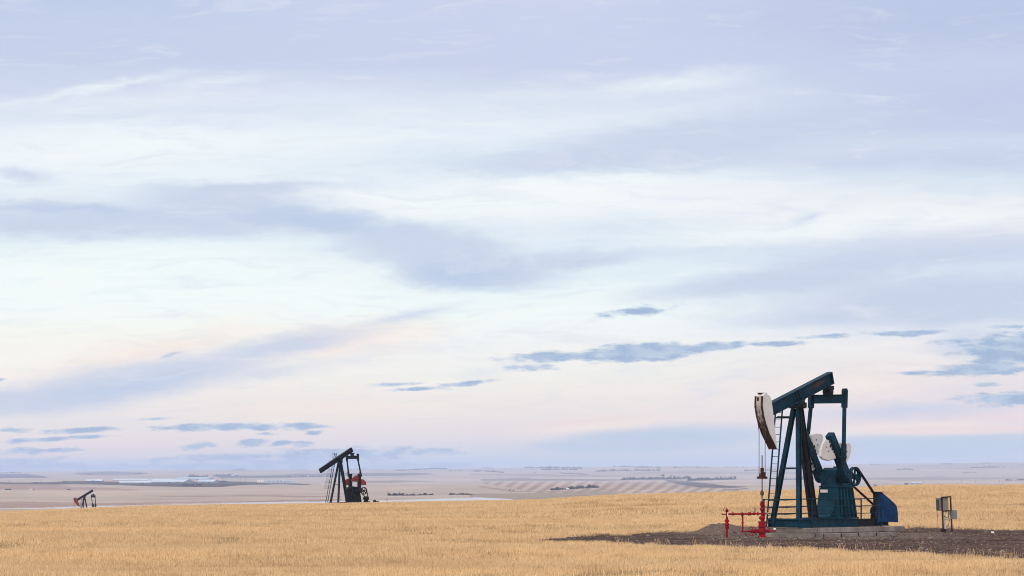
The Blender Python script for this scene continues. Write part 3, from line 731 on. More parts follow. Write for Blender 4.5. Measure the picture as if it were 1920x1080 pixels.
    if S.get('plate', True):
        MB().box(gx0+.002-.075, gx0+.010-.075, .0, .42, 2.10, 2.24).build('identification_plate', TAGW, T)
    # sheave, belts, motor
    hx, hz, hr, hy = S['sheave']
    b = MB().rim((hx, hy, hz), hr-.075, hr, -.09, .09, 30)
    b.lathe((hx, hy, hz), [(.02,-.12),(.11,-.12),(.11,.12),(.02,.12)], 14, 1)
    for k in range(6):
        a = math.pi*k/3+.35; b.bar((hx+.09*math.cos(a), hy, hz+.09*math.sin(a)), (hx+(hr-.05)*math.cos(a), hy, hz+(hr-.05)*math.sin(a)), .07, .07, (0, 1, 0))
    b.tube([(hx, hy, hz), (hx, .3, hz)], .06, 10); b.bar((gx1, .2, hz), (hx+.1, .2, hz), .3, .3)
    b.build('flywheel', gm, T)
    mx, mz, mr = S['motor']
    al = math.atan2(mz-hz, mx-hx); dist = math.hypot(mx-hx, mz-hz); be = math.acos((hr-mr)/dist)
    b = MB()
    for sg in (1, -1):
        a = al+sg*be
        b.bar((hx+hr*math.cos(a), hy, hz+hr*math.sin(a)), (mx+mr*math.cos(a), hy, mz+mr*math.sin(a)), .15, .03, (math.cos(a), 0, math.sin(a)))
    b.build('drive_belt', RUBBER, T)
    b = MB().lathe((mx, hy, mz), [(.02,-.1),(mr,-.1),(mr,.1),(.02,.1)], 14, 1)
    b.tube([(mx, hy, mz), (mx, hy+.35, mz)], .05, 8)
    b.lathe((mx, hy+.24, mz-.05), [(.12,-.36),(.26,-.32),(.28,-.2),(.28,.25),(.22,.34),(.05,.36)], 16, 1)
    b.box(mx-.3, mx+.45, hy-.1, hy+.5, .83, 1.02); b.box(mx-.2, mx+.25, hy+.1, hy+.4, 1.0, mz-.2)
    b.build('motor', S.get('mmat', BLACK), T)
    if S.get('guard'):
        b = MB()
        P0 = [(5.98,2.10),(6.36,2.10),(7.55,1.62),(7.80,1.50),(7.96,1.34),(8.02,1.10),(8.06,.66),(5.98,.68)]
        P0 = [(5.98+(x-5.98)*.84, z) for x, z in P0]
        b.prism(P0, -.62, -.585); b.prism([(x, z) for x, z in P0[:6]]+[(7.6,.95),(6.0,.95)], -.335, -.315)
        for (xa, za), (xb, zb) in zip(P0[:-2], P0[1:-1]):
            b.bar((xa, -.45, za-.012), (xb, -.45, zb-.012), .27, .022)
        for x in (6.06, 6.32): b.box(x-.04, x+.04, -.58, -.5, .45, .9)
        gd = b.build('belt_guard', BRIGHT, T, .004)
        e = MB().prism([(6.55,1.30),(7.35,1.30),(7.45,1.24),(7.45,.98),(7.38,.94),(6.55,.94)], -.635, -.622)
        e.box(6.70, 7.3, -.66, -.636, 1.04, 1.07); e.build('access_panel', BRIGHT, gd, .004)
        MB().box(6.0, 6.04, -.58, -.40, .69, 2.07).build('guard_mouth_shade', DARKH, gd)  # black slab painted as the shade inside the guard's open front
        MB().bar((5.85,-.45,2.115),(6.4,-.45,2.115),.5,.03).build('guard_bracket', BRIGHT, gd)
    if S.get('rail'):
        near = MB(); fr = MB(); fa = MB()
        for z in (1.84, 1.50, 1.15): near.tube([(-.42,-1.1,z),(2.4,-1.1,z-.03),(5.5,-1.1,z-.03)], .022, 6)
        for x in (-.42, 5.5): near.bar((x,-1.1,.46),(x,-1.1,1.85),.055,.055,(0,1,0))
        near.bar((2.55,-1.1,.5),(2.55,-1.1,1.16),.04,.04,(0,1,0))
        near.build('rail_panel', M_, T)
        for z in (1.785, 1.44, 1.12): fa.tube([(-1.15,1.1,z),(3,1.1,z),(7.1,1.1,z-.03)], .022, 6)
        for x in (-1.15, 1.82, 4.5, 7.1): fa.bar((x,1.1,.88 if x < 4 else 1.08),(x,1.1,1.80),.05,.05,(0,1,0))
        fa.bar((7.1,1.1,.5),(7.1,1.1,1.2),.05,.05,(0,1,0))
        fa.build('rail_panel', M_, T)
        for z in (1.785, 1.44, 1.12): fr.tube([(-1.18,1.1,z),(-.9,.0,z-.02),(-.45,-1.1,z+.05)], .028, 6)
        fr.bar((-1.18,1.1,.5),(-1.18,1.1,1.82),.06,.06,(0,1,0))
        fr.build('rail_panel', M_, T)
    # ladder
    lx0, lx1, lyc, lz0, lz1 = S['ladder']
    b = MB()
    for y in (lyc-.19, lyc+.19): b.bar((lx0, y, lz0), (lx1, y, lz1), .05, .06, (1, 0, 0))
    n = int((lz1-lz0)/.33)
    for k in range(n):
        t = (k+.6)/n; b.tube([(lx0+(lx1-lx0)*t, lyc-.19, lz0+(lz1-lz0)*t), (lx0+(lx1-lx0)*t, lyc+.19, lz0+(lz1-lz0)*t)], .014, 5)
    la = b.build('ladder', M_, T)
    if S.get('cage'):
        b = MB(); ca, cb = S['cage']
        hoop = lambda t: [(lx0+(lx1-lx0)*t+dx2, lyc+dy2, lz0+(lz1-lz0)*t) for dx2, dy2 in ((0,.19),(-.25,.34),(-.6,.27),(-.72,0),(-.6,-.27),(-.25,-.34),(0,-.19))]
        ts = np.linspace(ca, cb, 5)
        for t in ts: b.tube(hoop(t), .014, 5, False)
        for k in range(1, 6): b.tube([hoop(ts[0])[k], hoop(ts[-1])[k]], .010, 5)
        b.build('safety_cage', RUSTY, la)
        b = MB()
        for y in (lyc-.3, lyc+.3): b.tube([(lx1-.35, y, lz1-1.4), (lx1-.35, y, lz1)], .02, 5)
        b.tube([(lx1-.35, lyc-.3, lz1), (lx1-.35, lyc+.3, lz1)], .02, 5); b.bar((lx1-1.0, lyc, lz1-1.0), (lx1+.4, lyc, lz1-1.0), .5, .04); b.build('top_landing', RUSTY, la)
    else:
        b = MB()
        for y in (lyc-.17, lyc+.17): b.bar((lx1-.03, y, 5.62), (-.1, y*.25, 5.62), .05, .07)
        b.bar((-.75, .62, 5.66), (.2, .0, 5.66), .1, .06); b.build('ladder_bracket', M_, la)
    # horse head, bridle, carrier bar, polished rod
    if S.get('head'):
        da = tilt-R(17)
        hp = [turn(p, da, PV) for p in HEAD]
        h = MB(); h.prism(hp, -.2, .2); hd = h.build('horsehead', S['hmat'], T, .035)
        f = MB(); fp = hp[:7]; arc = []
        for (xa, za), (xb, zb) in zip(fp[:-1], fp[1:]):
            for y0, y1, o in ((-.215, -.145, .045), (.145, .215, .045)):
                nx_, nz_ = -(za-zb), (xa-xb); ln = math.hypot(nx_, nz_); nx_, nz_ = nx_/ln*o, nz_/ln*o
                f.hexa([(xa+.03,y0,za),(xa+.03,y1,za),(xb+.03,y1,zb),(xb+.03,y0,zb),(xa+nx_,y0,za+nz_),(xa+nx_,y1,za+nz_),(xb+nx_,y1,zb+nz_),(xb+nx_,y0,zb+nz_)])
        f.build('rust_flange', RUST, hd)
        f = MB()
        for (xa, za), (xb, zb) in zip(fp[:-1], fp[1:]):
            nx_, nz_ = -(za-zb), (xa-xb); ln = math.hypot(nx_, nz_); nx_, nz_ = nx_/ln*.012, nz_/ln*.012
            f.hexa([(xa+.05,-.143,za),(xa+.05,.143,za),(xb+.05,.143,zb),(xb+.05,-.143,zb),(xa+nx_,-.143,za+nz_),(xa+nx_,.143,za+nz_),(xb+nx_,.143,zb+nz_),(xb+nx_,-.143,zb+nz_)])
        f.build('worn_face', S.get('fmat', WEAR), hd)
        f = MB()
        xt, zt = hp[0]; f.box(xt+.02, xt+.5, -.1, .1, zt+.10, zt+.165); f.box(xt-.035, xt+.02, .0, .10, zt-.22, zt-.05); f.build('head_clamp', RUST, hd)
        rx = S['rod']; cz = S['carrier']
        left_x = min(p[0] for p in hp)-.02
        for y in (-.17, .17):
            b = MB().tube([(left_x+.02, y, hp[1][1]), (rx, y, hp[1][1]-1.2), (rx, y, cz)], .018, 6); b.build('bridle_cable', CABLE, T)
        b = MB().box(rx-.09, rx+.09, -.24, .24, cz-.09, cz+.02); b.box(rx-.10, rx+.10, -.10, .08, cz+.02, cz+.16); b.box(rx-.07, rx+.07, -.05, .05, cz+.16, cz+.42); b.box(rx-.08, rx+.08, -.15, -.1, cz, cz+.22)
        b.build('carrier_bar', RUST, T)
        b = MB().tube([(rx, 0, S['rodz']), (rx, 0, cz+1.0)], .026, 8); b.box(rx-.06, rx+.06, -.06, .06, cz-.84, cz-.68); b.tube([(rx,0,cz-.9),(rx,0,cz-.62)], .045, 8)
        b.build('polished_rod', CABLE, T)
    return T

def shift(poly, dx=0, dz=0): return [(x+dx, z+dz) for x, z in poly]
W_nl = [(1.19,4.62),(1.57,4.56),(2.12,3.72),(1.80,3.63),(1.40,3.60),(1.00,3.66),(.74,3.80),(.80,4.12),(1.0,4.45)]
W_nr = [(2.00,4.42),(2.55,4.50),(3.05,4.48),(3.26,4.32),(3.22,4.02),(3.08,3.72),(2.88,3.52),(2.42,3.60)]
W_fr = [(2.10,4.84),(2.60,4.92),(3.12,4.90),(3.24,4.72),(3.16,4.30),(2.98,4.05),(2.72,3.86),(2.42,4.10)]
W_fl = [(1.95,4.16),(2.35,3.80),(2.62,3.26),(2.38,3.12),(1.95,3.12),(1.52,3.22),(1.44,3.42),(1.56,3.74)]
MAIN = dict(mat=BLUE, beam=BLUE_BEAM, tilt=17, front=-2.34, back=2.96, eqx=2.58, eqy=.95, eqz=6.53, beamz=7.06, shaft=(3.0,2.85), tip=(1.60,4.85), wrist=(2.30,3.78), cy=.75,
    weights=((shift(W_nl, -.03), shift(W_nr, .12)), (W_fr, W_fl)), wmat=WHITE, gear=(2.62,3.95,3.28), gearmat=GEARP, sheave=(4.30,2.86,.46,-.36), motor=(6.75,1.25,.13), guard=True, rail=True,
    ladder=(-1.18,-.42,.75,.5,6.0), head=True, hmat=WHITE, rod=-2.90, carrier=2.85, rodz=1.3)
OX = (1495-960)*200/F
pumpjack(MAIN, 'nearest and largest pumpjack, teal blue with a white horsehead, on concrete in the dirt pad', (OX, 200, 0), 52)

WN = [(1.28,.0),(1.30,1.86-1.50),(1.76,.71),(2.36,.80),(2.86,.40),(3.48,.26),(3.84,-.05),(3.84,-.40),(2.82,-.42),(2.80,-.05),(2.2,.03)]
g2 = gz((637-960)*552/F, 552)
g2 = min(g2, -1.6)
def z2(v): return v-g2
WN = [(1.30,z2(1.53)),(1.30,z2(1.80)),(1.60,z2(2.12)),(2.05,z2(2.34)),(2.66,z2(2.28)),(2.95,z2(1.86)),(3.40,z2(1.80)),(3.72,z2(1.58)),(3.86,z2(1.36)),(3.86,z2(1.08)),(2.80,z2(1.07)),(2.70,z2(1.5))]
WF = [(1.36,z2(1.07)),(1.36,z2(1.30)),(1.55,z2(1.58)),(1.95,z2(1.82)),(2.55,z2(1.95)),(2.95,z2(1.95)),(2.95,z2(1.07))]
SECOND = dict(mat=DTEAL, beam=BLACK, rear=DTEAL, crank=BLACK, tilt=26.5, front=-3.86, back=2.40, eqx=2.2, eqy=1.05, eqz=z2(4.66), beamz=z2(4.66)+.50, shaft=(2.66,z2(.35)), tip=(2.66,z2(2.55)), wrist=(2.66,z2(2.30)), cy=.85,
    weights=((WN,), (WF,)), wmat=REDW, holes=False, gear=(1.70,3.10,z2(.85)), gearmat=BLACK, flare=.2, plate=False, sheave=(3.95,z2(.31),.50,-.35), motor=(4.55,z2(-.62),.15),
    ladder=(-1.45,.20,1.0,.6,z2(5.2)), cage=(.31,.80))
pumpjack(SECOND, 'black pumpjack with red counterweights, no horsehead and a caged ladder, on the stubble crest', ((637-960)*552/F, 552, g2), 45)

g3 = -10.75
def z3(v): return v-g3
W3 = [(2.62,z3(-7.5)),(3.25,z3(-7.5)),(3.3,z3(-6.8)),(3.15,z3(-6.35)),(2.75,z3(-6.3)),(2.6,z3(-6.8))]
THIRD = dict(mat=DTEAL, beam=DTEAL, rear=DTEAL, tilt=28.6, front=-2.3, back=2.90, eqx=2.66, eqy=1.0, eqz=z3(-4.33), beamz=z3(-4.33)+.62, shaft=(2.95,2.6), tip=(2.95,4.5), wrist=(2.95,4.05), cy=.72,
    weights=((), ()), wmat=REDW, gear=(2.3,3.5,3.25), sheave=(4.2,2.7,.46,-.36), motor=(6.4,1.7,.13), plate=False,
    ladder=(-1.2,-.45,.75,.5,5.4), head=True, hmat=REDW, fmat=REDW, rod=-3.05, carrier=2.2, rodz=.6)
pumpjack(THIRD, 'small far pumpjack with a red horsehead, half hidden behind the left end of the crest', ((158-960)*1143/F, 1143, g3), 32)

# ------------------------------------------------------------------ concrete under the near pumpjack
m, q, bs = mat_new('stained_concrete')
tcn = q.nt.nodes.new('ShaderNodeTexCoord'); ob = tcn.outputs['Object']
n1 = q.noise(ob, 1.1, 5, .65); n2 = q.noise(ob, 12, 4, .6)
sx, sy_, sz_ = q.sep(ob)
n3 = q.noise(q.xyz(q.m('MULTIPLY', sx, 3), q.m('MULTIPLY', sy_, 3), q.m('MULTIPLY', sz_, .6)), 1, 3, .6)
c = q.mix(q.smooth(n1, .3, .7), (.15,.125,.112), (.32,.28,.255))
c = q.mix(q.m('MULTIPLY', q.smooth(n2, .5, .8), .5), c, (.14,.11,.10))
c = q.mix(q.m('MULTIPLY', q.smooth(n3, .56, .74), .7), c, (.17,.070,.038))
q.put(bs.inputs['Base Color'], c); bs.inputs['Roughness'].default_value = .9; bs.inputs['Specular IOR Level'].default_value = .1
CONC = m
cf = empty('concrete_foundation', (OX, 200, 0), R(52)); MB().box(-.6, 6.0, -1.05, 1.05, -.2, .224).build('seam_shade_block', DARKH, cf); tag(cf, 'stained concrete foundation slabs under the teal blue pumpjack', 'foundation')  # near-black inner block paints the shadow seam between upper slab and lower blocks
MB().box(-1.02, 7.45, -1.16, 1.16, .225, .465).build('upper_slab', CONC, cf, .02)
for x0, x1, z in ((-1.45,-.62,.215),(-.60,.10,.21),(.12,3.05,.205),(3.07,6.3,.205)):
    MB().box(x0, x1, -1.40, 1.30, -.25, z).build('lower_block', CONC, cf, .02)
for x in (-.61, .11, 1.6, 3.06, 4.6): MB().tube([(x, -1.42, -.1), (x, -1.42, .20)], .02, 6).build('anchor_pin', RUSTY, cf)

# ------------------------------------------------------------------ red wellhead
c52, s52 = math.cos(R(52)), math.sin(R(52))
wx_, wy_ = OX+c52*-2.90, 200+s52*-2.90
WH = empty('wellhead', (wx_, wy_, 0)); tag(WH, 'red wellhead valves and piping at the left foot of the teal pumpjack, under its rod', 'wellhead')
MB().lathe((0,0,0), [(.05,-.06),(.20,-.06),(.20,.06),(.205,.06),(.19,.12),(.14,.16),(.155,.22),(.185,.30),(.19,.42),(.15,.50),(.10,.54)], 18).lathe((0,0,.54), [(.1,-.02),(.185,-.02),(.185,.06),(.165,.065),(.165,.17),(.185,.175),(.185,.25),(.08,.25)], 18).build('casing_head', RED, WH, 0, False)
b = MB().lathe((0,0,.79), [(.07,0),(.07,.07),(.10,.09),(.125,.16),(.10,.23),(.07,.25)], 14)
for s in (-1, 1): b.tube([(0,0,.95),(s*.13,-.03,.95)], .06, 8)
b.build('master_valve', RED, WH, 0)
MB().lathe((0,0,1.03), [(.055,0),(.055,.25),(.085,.26),(.10,.32),(.10,.37),(.06,.41),(.075,.46),(.10,.50),(.10,.60),(.06,.62),(.09,.65),(.09,.68),(.03,.70)], 14).build('stuffing_box', RED, WH, 0)
b = MB().tube([(.18,0,1.145),(-1.63,0,1.125)], .042, 8)
for x in (-1.35, -.92, -.62, -.54, -.2, .12): b.lathe((x,0,1.14), [(.03,-.035),(.085,-.03),(.085,.03),(.03,.035)], 10, 0)
b.lathe((-.58,0,1.14), [(.04,-.09),(.075,-.05),(.075,.05),(.04,.09)], 10, 0); b.lathe((-.37,0,1.14), [(.04,-.07),(.07,-.04),(.07,.04),(.04,.07)], 10, 0)
b.build('flow_line', RED, WH)
b = MB().tube([(-1.63,0,-.05),(-1.63,0,1.28)], .048, 10)
b.lathe((-1.63,0,1.22), [(.05,0),(.08,.05),(.085,.09),(.05,.1),(.05,.12),(.02,.16)], 10)
b.lathe((-1.63,0,.44), [(.05,0),(.105,.01),(.105,.09),(.07,.10),(.09,.16),(.115,.17),(.115,.25),(.08,.27),(.06,.32),(.11,.33),(.11,.42),(.06,.44),(.05,.5)], 12)
b.tube([(-1.63,0,.30),(-1.82,-.02,.30)], .02, 6); b.tube([(-1.63,0,1.125),(-1.84,0,1.12)], .03, 6); b.lathe((-1.84,0,1.12), [(.02,-.02),(.05,-.02),(.05,.02),(.02,.02)], 8, 0)
b.build('riser_pipe', RED, WH)
b = MB().tube([(-1.72,0,1.26),(-1.79,0,1.28),(-1.80,0,1.36),(-1.76,0,1.40),(-1.66,0,1.40),(-1.63,0,1.38),(-1.63,0,1.42)], .012, 5); b.build('bleed_loop', RED, WH)
MB().box(-1.615,-1.575,-.06,-.05,1.02,1.2).build('valve_tag', TAGW, WH)
b = MB().tube([(-.90,0,1.12),(-.90,0,.36),(-.88,0,.32),(-.1,0,.33)], .038, 8); b.lathe((-.90,0,.72), [(.03,-.02),(.07,-.02),(.07,.02),(.03,.02)], 8); b.tube([(-.98,0,.32),(-.85,0,.32)], .05, 8)
b.tube([(-.98,0,1.09),(-.93,-.02,.98)], .012, 5)
b.build('bypass_pipe', RED, WH)
MB().lathe((-.36,0,.335), [(.04,-.18),(.085,-.17),(.085,-.12),(.06,-.10),(.10,-.04),(.105,.04),(.06,.1),(.09,.13),(.09,.18),(.04,.19)], 12, 0).build('bypass_valve', RED, WH)
b = MB(); n = 16
ring = [(-.46+.02*math.cos(2*math.pi*k/n)+.155*math.cos(2*math.pi*k/n), -.16-.06*math.cos(2*math.pi*k/n), .335+.20*math.sin(2*math.pi*k/n)) for k in range(n+1)]
b.tube(ring, .016, 6); b.tube([ring[0], ring[8]], .012, 5); b.tube([ring[4], ring[12]], .012, 5); b.tube([(-.40,0,.335),(-.46,-.16,.335)], .018, 6); b.build('handwheel', RED, WH)
b = MB().tube([(.1,0,.35),(.38,0,.345),(.62,0,.36)], .035, 8); b.lathe((.30,0,.35), [(.03,-.09),(.08,-.08),(.085,0),(.08,.08),(.03,.09)], 10, 0); b.lathe((.60,0,.36), [(.03,-.03),(.055,-.03),(.055,.03),(.03,.03)], 8, 0); b.build('casing_valve', RED, WH)
MB().lathe((.58,-.02,.43), [(.01,-.06),(.045,-.045),(.06,0),(.045,.045),(.01,.06)], 12).build('gauge', TAGW, WH, 0, True)
b = MB().tube([(-.335,0,1.16),(-.335,0,1.40)], .035, 8); b.build('pressure_switch', GREY, WH)
MB().tube([(-.37,0,1.2),(-.42,-.03,1.27),(-.52,-.03,1.26),(-.58,0,1.2)], .008, 5).build('switch_wire', CABLE, WH)
MB().tube([(-.78,-.05,.3),(-.72,-.1,.12),(-.6,-.12,.03),(-.45,-.1,.02)], .012, 5).build('hose', RUBBER, WH)
MB().lathe((.24,0,1.17), [(.02,-.05),(.05,-.05),(.05,.05),(.02,.05)], 8).build('sight_glass', GREY, WH)

# ------------------------------------------------------------------ electrical stand at the right
ey_ = 212.5; ex_ = (1777-960)*ey_/F
ST = empty('electrical_stand', (ex_, ey_, float(padz(np.array([ex_]), np.array([ey_]))[0])-.03), R(28)); tag(ST, 'leaning steel stand carrying an electrical cabinet and a small box on the dirt pad', 'electrical stand')
ST.rotation_euler = (0, R(-3.2), R(30))
STEEL = paint('brown_steel', (.035,.026,.032), .6, .4, (.06,.03,.02))
CAB = plain('cabinet_grey', (.26,.21,.185), .55, .12, 2); CAB2 = plain('junction_grey', (.165,.20,.22), .5, .15, 3); COND = plain('pale_conduit', (.55,.52,.50), .5, .1, 3)
w2 = .265
b = MB()
for x in (-w2, w2): b.bar((x,0,-.1),(x,0,1.80),.06,.06,(0,1,0))
for z in (1.80, 1.10): b.bar((-w2-.03,-.002,z),(w2+.03,-.002,z),.064,.055)
b.build('frame', STEEL, ST)
MB().bar((-w2,-.045,.70),(w2,-.045,.70),.04,.04).build('cross_rail', GREY, ST)
cb = MB().box(-.36, .17, .06, .40, 1.12, 1.74).build('cabinet', CAB, ST, .012)
MB().box(-.37, .18, .05, .42, 1.741, 1.77).build('cabinet_lid', CAB, cb); MB().box(-.375, -.362, .10, .34, 1.16, 1.70).build('cabinet_side', paint('side_grey', (.085,.070,.075), .6, .2, (.05,.035,.03)), cb)  # darker panel over the cabinet's left side
MB().lathe((-.385,.27,1.25), [(.02,-.02),(.045,-.015),(.045,.015),(.02,.02)], 8, 0).build('knockout', DARKH, cb)
jb = MB().box(.24, .44, -.22, .06, .68, 1.13).build('junction_box', CAB2, ST, .012)
MB().box(.235, .445, -.236, -.222, .70, 1.11).build('box_cover', CAB2, jb)
MB().tube([(-.12,.0,-.05),(-.155,.0,1.08)], .045, 8).build('conduit', COND, ST)
b = MB().tube([(-.13,-.03,.28),(.02,-.05,.40),(.09,-.05,.60),(.07,-.04,1.10)], .018, 6)
b.tube([(-.20,-.03,.86),(-.10,-.06,.79),(.03,-.06,.80),(.13,-.04,.93),(.16,-.03,1.10)], .018, 6); b.tube([(-.12,-.02,1.1),(-.08,-.03,1.04),(-.02,-.03,1.05),(.0,-.02,1.1)], .018, 6)
b.build('cable_loops', RUBBER, ST)
MB().tube([(-.40,.2,1.12),(-.46,.15,.85),(-.62,.0,.45),(-.75,-.1,.05)], .010, 5).build('ground_wire', CABLE, ST)
MB().box(-.34,-.16,-.12,.12,-.06,.22).build('footing', STEEL, ST)

# litter lying on the pad
def scrap(px, py, w, h, mat, name, label, cat):
    x, y = flat(px, py); z = float(padz(np.array([x]), np.array([y]))[0])
    b = MB(); n = 7
    ring = [(x+w*math.cos(2*math.pi*k/n)*random.uniform(.7,1.1), y+w*1.6*math.sin(2*math.pi*k/n)*random.uniform(.7,1.1), z-.02) for k in range(n)]
    top2 = [(x+(p[0]-x)*.6, y+(p[1]-y)*.6, z+h*random.uniform(.8, 1.1)) for p in ring]
    b.add(ring+top2, [tuple(range(n, 2*n))]+[(k, (k+1) % n, (k+1) % n+n, k+n) for k in range(n)])
    tag(b.build(name, mat), label, cat)
scrap(1861, 1001, .12, .08, TAGW, 'pale_rock', 'small white rock at the far right edge of the dirt pad', 'rock')
scrap(1532, 1015.3, .22, .07, DARKH, 'scrap_lump', 'dark lump of scrap lying in front of the concrete foundation', 'scrap')
scrap(1718.5, 997.5, .08, .09, RUST, 'rusty_cap', 'rusty cap on the gravel between foundation and electrical stand', 'cap')

# crates and a pole beside the second pumpjack
ux = 552/F
x, y = (705-960)*556/F, 556.0
b = empty('equipment_skid', (x, y, gz(x, y))); tag(b, 'low brown equipment skid right of the black pumpjack, above the crest', 'equipment skid')
hb = EYE-(937.6-878)*556/F-gz(x, y)
MB().box(-.36,.02,-.3,.3,0,hb).box(.06,.30,-.2,.2,0,hb-.12).build('crate', RUSTY, b); MB().box(-.45,.40,-.36,.36,-.02,hb*.86).build('base', RUSTY, b)
x, y = (725.5-960)*560/F, 560.0
hb = EYE-(934-878)*560/F-gz(x, y)
tag(MB().tube([(x,y,gz(x,y)-.2),(x,y,gz(x,y)+hb)], .035, 6).build('marker_post', RUSTY), 'thin lone marker post standing right of the black pumpjack', 'post')

# ------------------------------------------------------------------ far farmsteads (2 to 20 km away)
WALLW = plain('pale_siding', (.26,.28,.32), .7, .1, .1); ROOFW = plain('white_roof', (.46,.52,.58), .5, .08, .1); ROOFT = plain('blue_grey_roof', (.30,.40,.44), .5, .15, .1)
WALLD = plain('dark_siding', (.05,.055,.07), .8, .3, .1); GALV = plain('galvanised_steel', (.38,.46,.54), .45, .12, .4); BINW = plain('white_bin', (.80,.78,.76), .5, .05, .3); BROWN = plain('brown_siding', (.12,.07,.055), .8, .2, .2)
def barn(px0, px1, base, eave, ridge, label, wall=WALLW, roof=ROOFW, name='barn', cat='barn', group=None, depth=18, end=0.0, door=True, Yof=None):
    """long gabled building; the ridge runs across the view, end > 0 turns part of its length into a visible gable at the right"""
    x, y, z, k = hit((px0+px1)/2, Yof or base)
    W = (px1-px0)*k; h0 = (base-eave)*k; h1 = (base-ridge)*k
    rz = -R(24) if end else 0.0
    T = empty(name, (x, y, z), rz); tag(T, label, cat, group)
    if end: Lg = W*(1-end)/math.cos(rz); depth = W*end/abs(math.sin(rz))
    else: Lg = W
    a, d = Lg/2, depth/2
    MB().add([(-a,-d,-2),(a,-d,-2),(a,d,-2),(-a,d,-2),(-a,-d,h0),(a,-d,h0),(a,d,h0),(-a,d,h0),(-a,0,h1-.1),(a,0,h1-.1)],
             [(0,1,5,4),(2,3,7,6),(1,2,6,9,5),(3,0,4,8,7)]).build('wall', wall, T)
    o = .5
    MB().add([(-a-o,-d-o,h0-.15),(a+o,-d-o,h0-.15),(a+o,0,h1+.2),(-a-o,0,h1+.2),(a+o,d+o,h0-.15),(-a-o,d+o,h0-.15)], [(0,1,2,3),(3,2,4,5)]).build('roof', roof, T)
    if door:
        MB().box(a*.35, a*.35+min(5, Lg*.12), -d-.12, -d-.02, 0, h0*.75).build('door', WALLD, T)
    return T
gb = 'long farm buildings beyond the lake'
barn(163, 193, 904.2, 901.6, 898.6, 'small barn with a pale roof left of the long white barns', WALLD, ROOFW, group=gb)
barn(213, 322, 901.0, 900.0, 898.0, 'longest white roofed barn, behind the others in the distant farmyard', group=gb, depth=25)
barn(225, 284, 906.4, 904.6, 901.4, 'front white roofed barn below the mast in the distant farmyard', group=gb)
barn(285, 330, 905.2, 903.2, 899.9, 'white roofed barn just right of the mast in the distant farmyard', group=gb)
barn(306, 363, 905.4, 903.2, 899.0, 'white barn showing its gable above the dark sheds', end=.30, group=gb)
barn(369, 411, 905.0, 902.8, 899.4, 'rightmost white barn of the farmyard, its gable facing right', end=.22, group=gb)
barn(327, 402, 899.4, 897.8, 894.8, 'grey-green roofed barn standing behind the white barns', roof=ROOFT, end=.14, group=gb)
barn(343, 363, 911.2, 906.8, 905.3, 'wider dark shed in front of the white barns', WALLD, WALLD, 'shed', 'shed', 'dark sheds before the barns', door=False)
barn(369, 378.5, 911.2, 907.0, 905.8, 'narrower dark shed in front of the white barns', WALLD, WALLD, 'shed', 'shed', 'dark sheds before the barns', door=False)
barn(171, 177, 904.6, 902.0, 901.2, 'dark shed against the small barn at left', WALLD, WALLD, 'shed', 'shed', door=False)
barn(68, 76, 905.6, 904.0, 902.8, 'bluish grey shed on the dark strip at far left', WALLD, ROOFT, 'shed', 'shed', door=False)
barn(60, 66, 906.0, 905.0, 904.2, 'tiny brown shed beside the bluish shed at far left', BROWN, BROWN, 'shed', 'shed', door=False)
barn(118, 127, 904.8, 903.0, 902.0, 'low dark shed left of the barns on the ridge', WALLD, WALLD, 'shed', 'shed', door=False)
barn(109, 115, 905.0, 904.0, 903.2, 'brown hut next to the low dark shed', BROWN, BROWN, 'shed', 'shed', door=False)
barn(12, 18, 918.8, 917.4, 916.6, 'dark hut in the field at the far left edge', WALLD, WALLD, 'hut', 'hut', door=False)
barn(58, 61.5, 919, 917.8, 916.8, 'tiny white hut in the field at far left', WALLW, ROOFW, 'hut', 'hut', door=False)
barn(127, 130.5, 918.4, 917.4, 916.8, 'tiny dark hut in the field above the far pumpjack', WALLD, WALLD, 'hut', 'hut', door=False)
barn(433, 439, 893.0, 891.8, 890.8, 'white house by the dark slope right of the farmyard', WALLW, ROOFW, 'house', 'house', door=False)
barn(440, 446, 892.2, 890.6, 889.6, 'blue grey house at the top of the dark slope', WALLD, ROOFT, 'house', 'house', door=False)
barn(546, 549.5, 895.2, 893.6, 892.0, 'white house left of the tree belt behind the bins', WALLW, ROOFW, 'house', 'house', door=False)
barn(557, 560, 895.0, 893.8, 893.0, 'small white shed in the tree belt behind the bins', WALLW, ROOFW, 'shed', 'shed', door=False)
barn(576, 579, 895.0, 893.2, 892.2, 'white cottage at the right of the tree belt behind the bins', WALLW, ROOFW, 'house', 'house', door=False)
barn(1062, 1066, 918.0, 916.8, 915.6, 'white house among the trees of the striped fields', WALLW, ROOFW, 'house', 'house', door=False)
barn(1708, 1717, 907.8, 905.6, 904.6, 'white shed right of the blue belt guard, on the skyline of the stubble', WALLW, ROOFW, 'shed', 'shed', door=False)
barn(1720, 1728, 907.4, 905.4, 904.2, 'second white shed farther right on the skyline of the stubble', WALLW, ROOFW, 'shed', 'shed', door=False)
barn(1697, 1702, 908.6, 906.6, 906.0, 'dark shed beside the white sheds on the right skyline', WALLD, WALLD, 'shed', 'shed', door=False)
barn(1639, 1643, 910.8, 909.6, 908.8, 'tiny red-brown shed right of the flywheel', BROWN, BROWN, 'shed', 'shed', door=False)
barn(1165, 1171, 882.6, 881.6, 880.8, 'pale house among far trees near the skyline', WALLW, ROOFW, 'house', 'house', door=False)

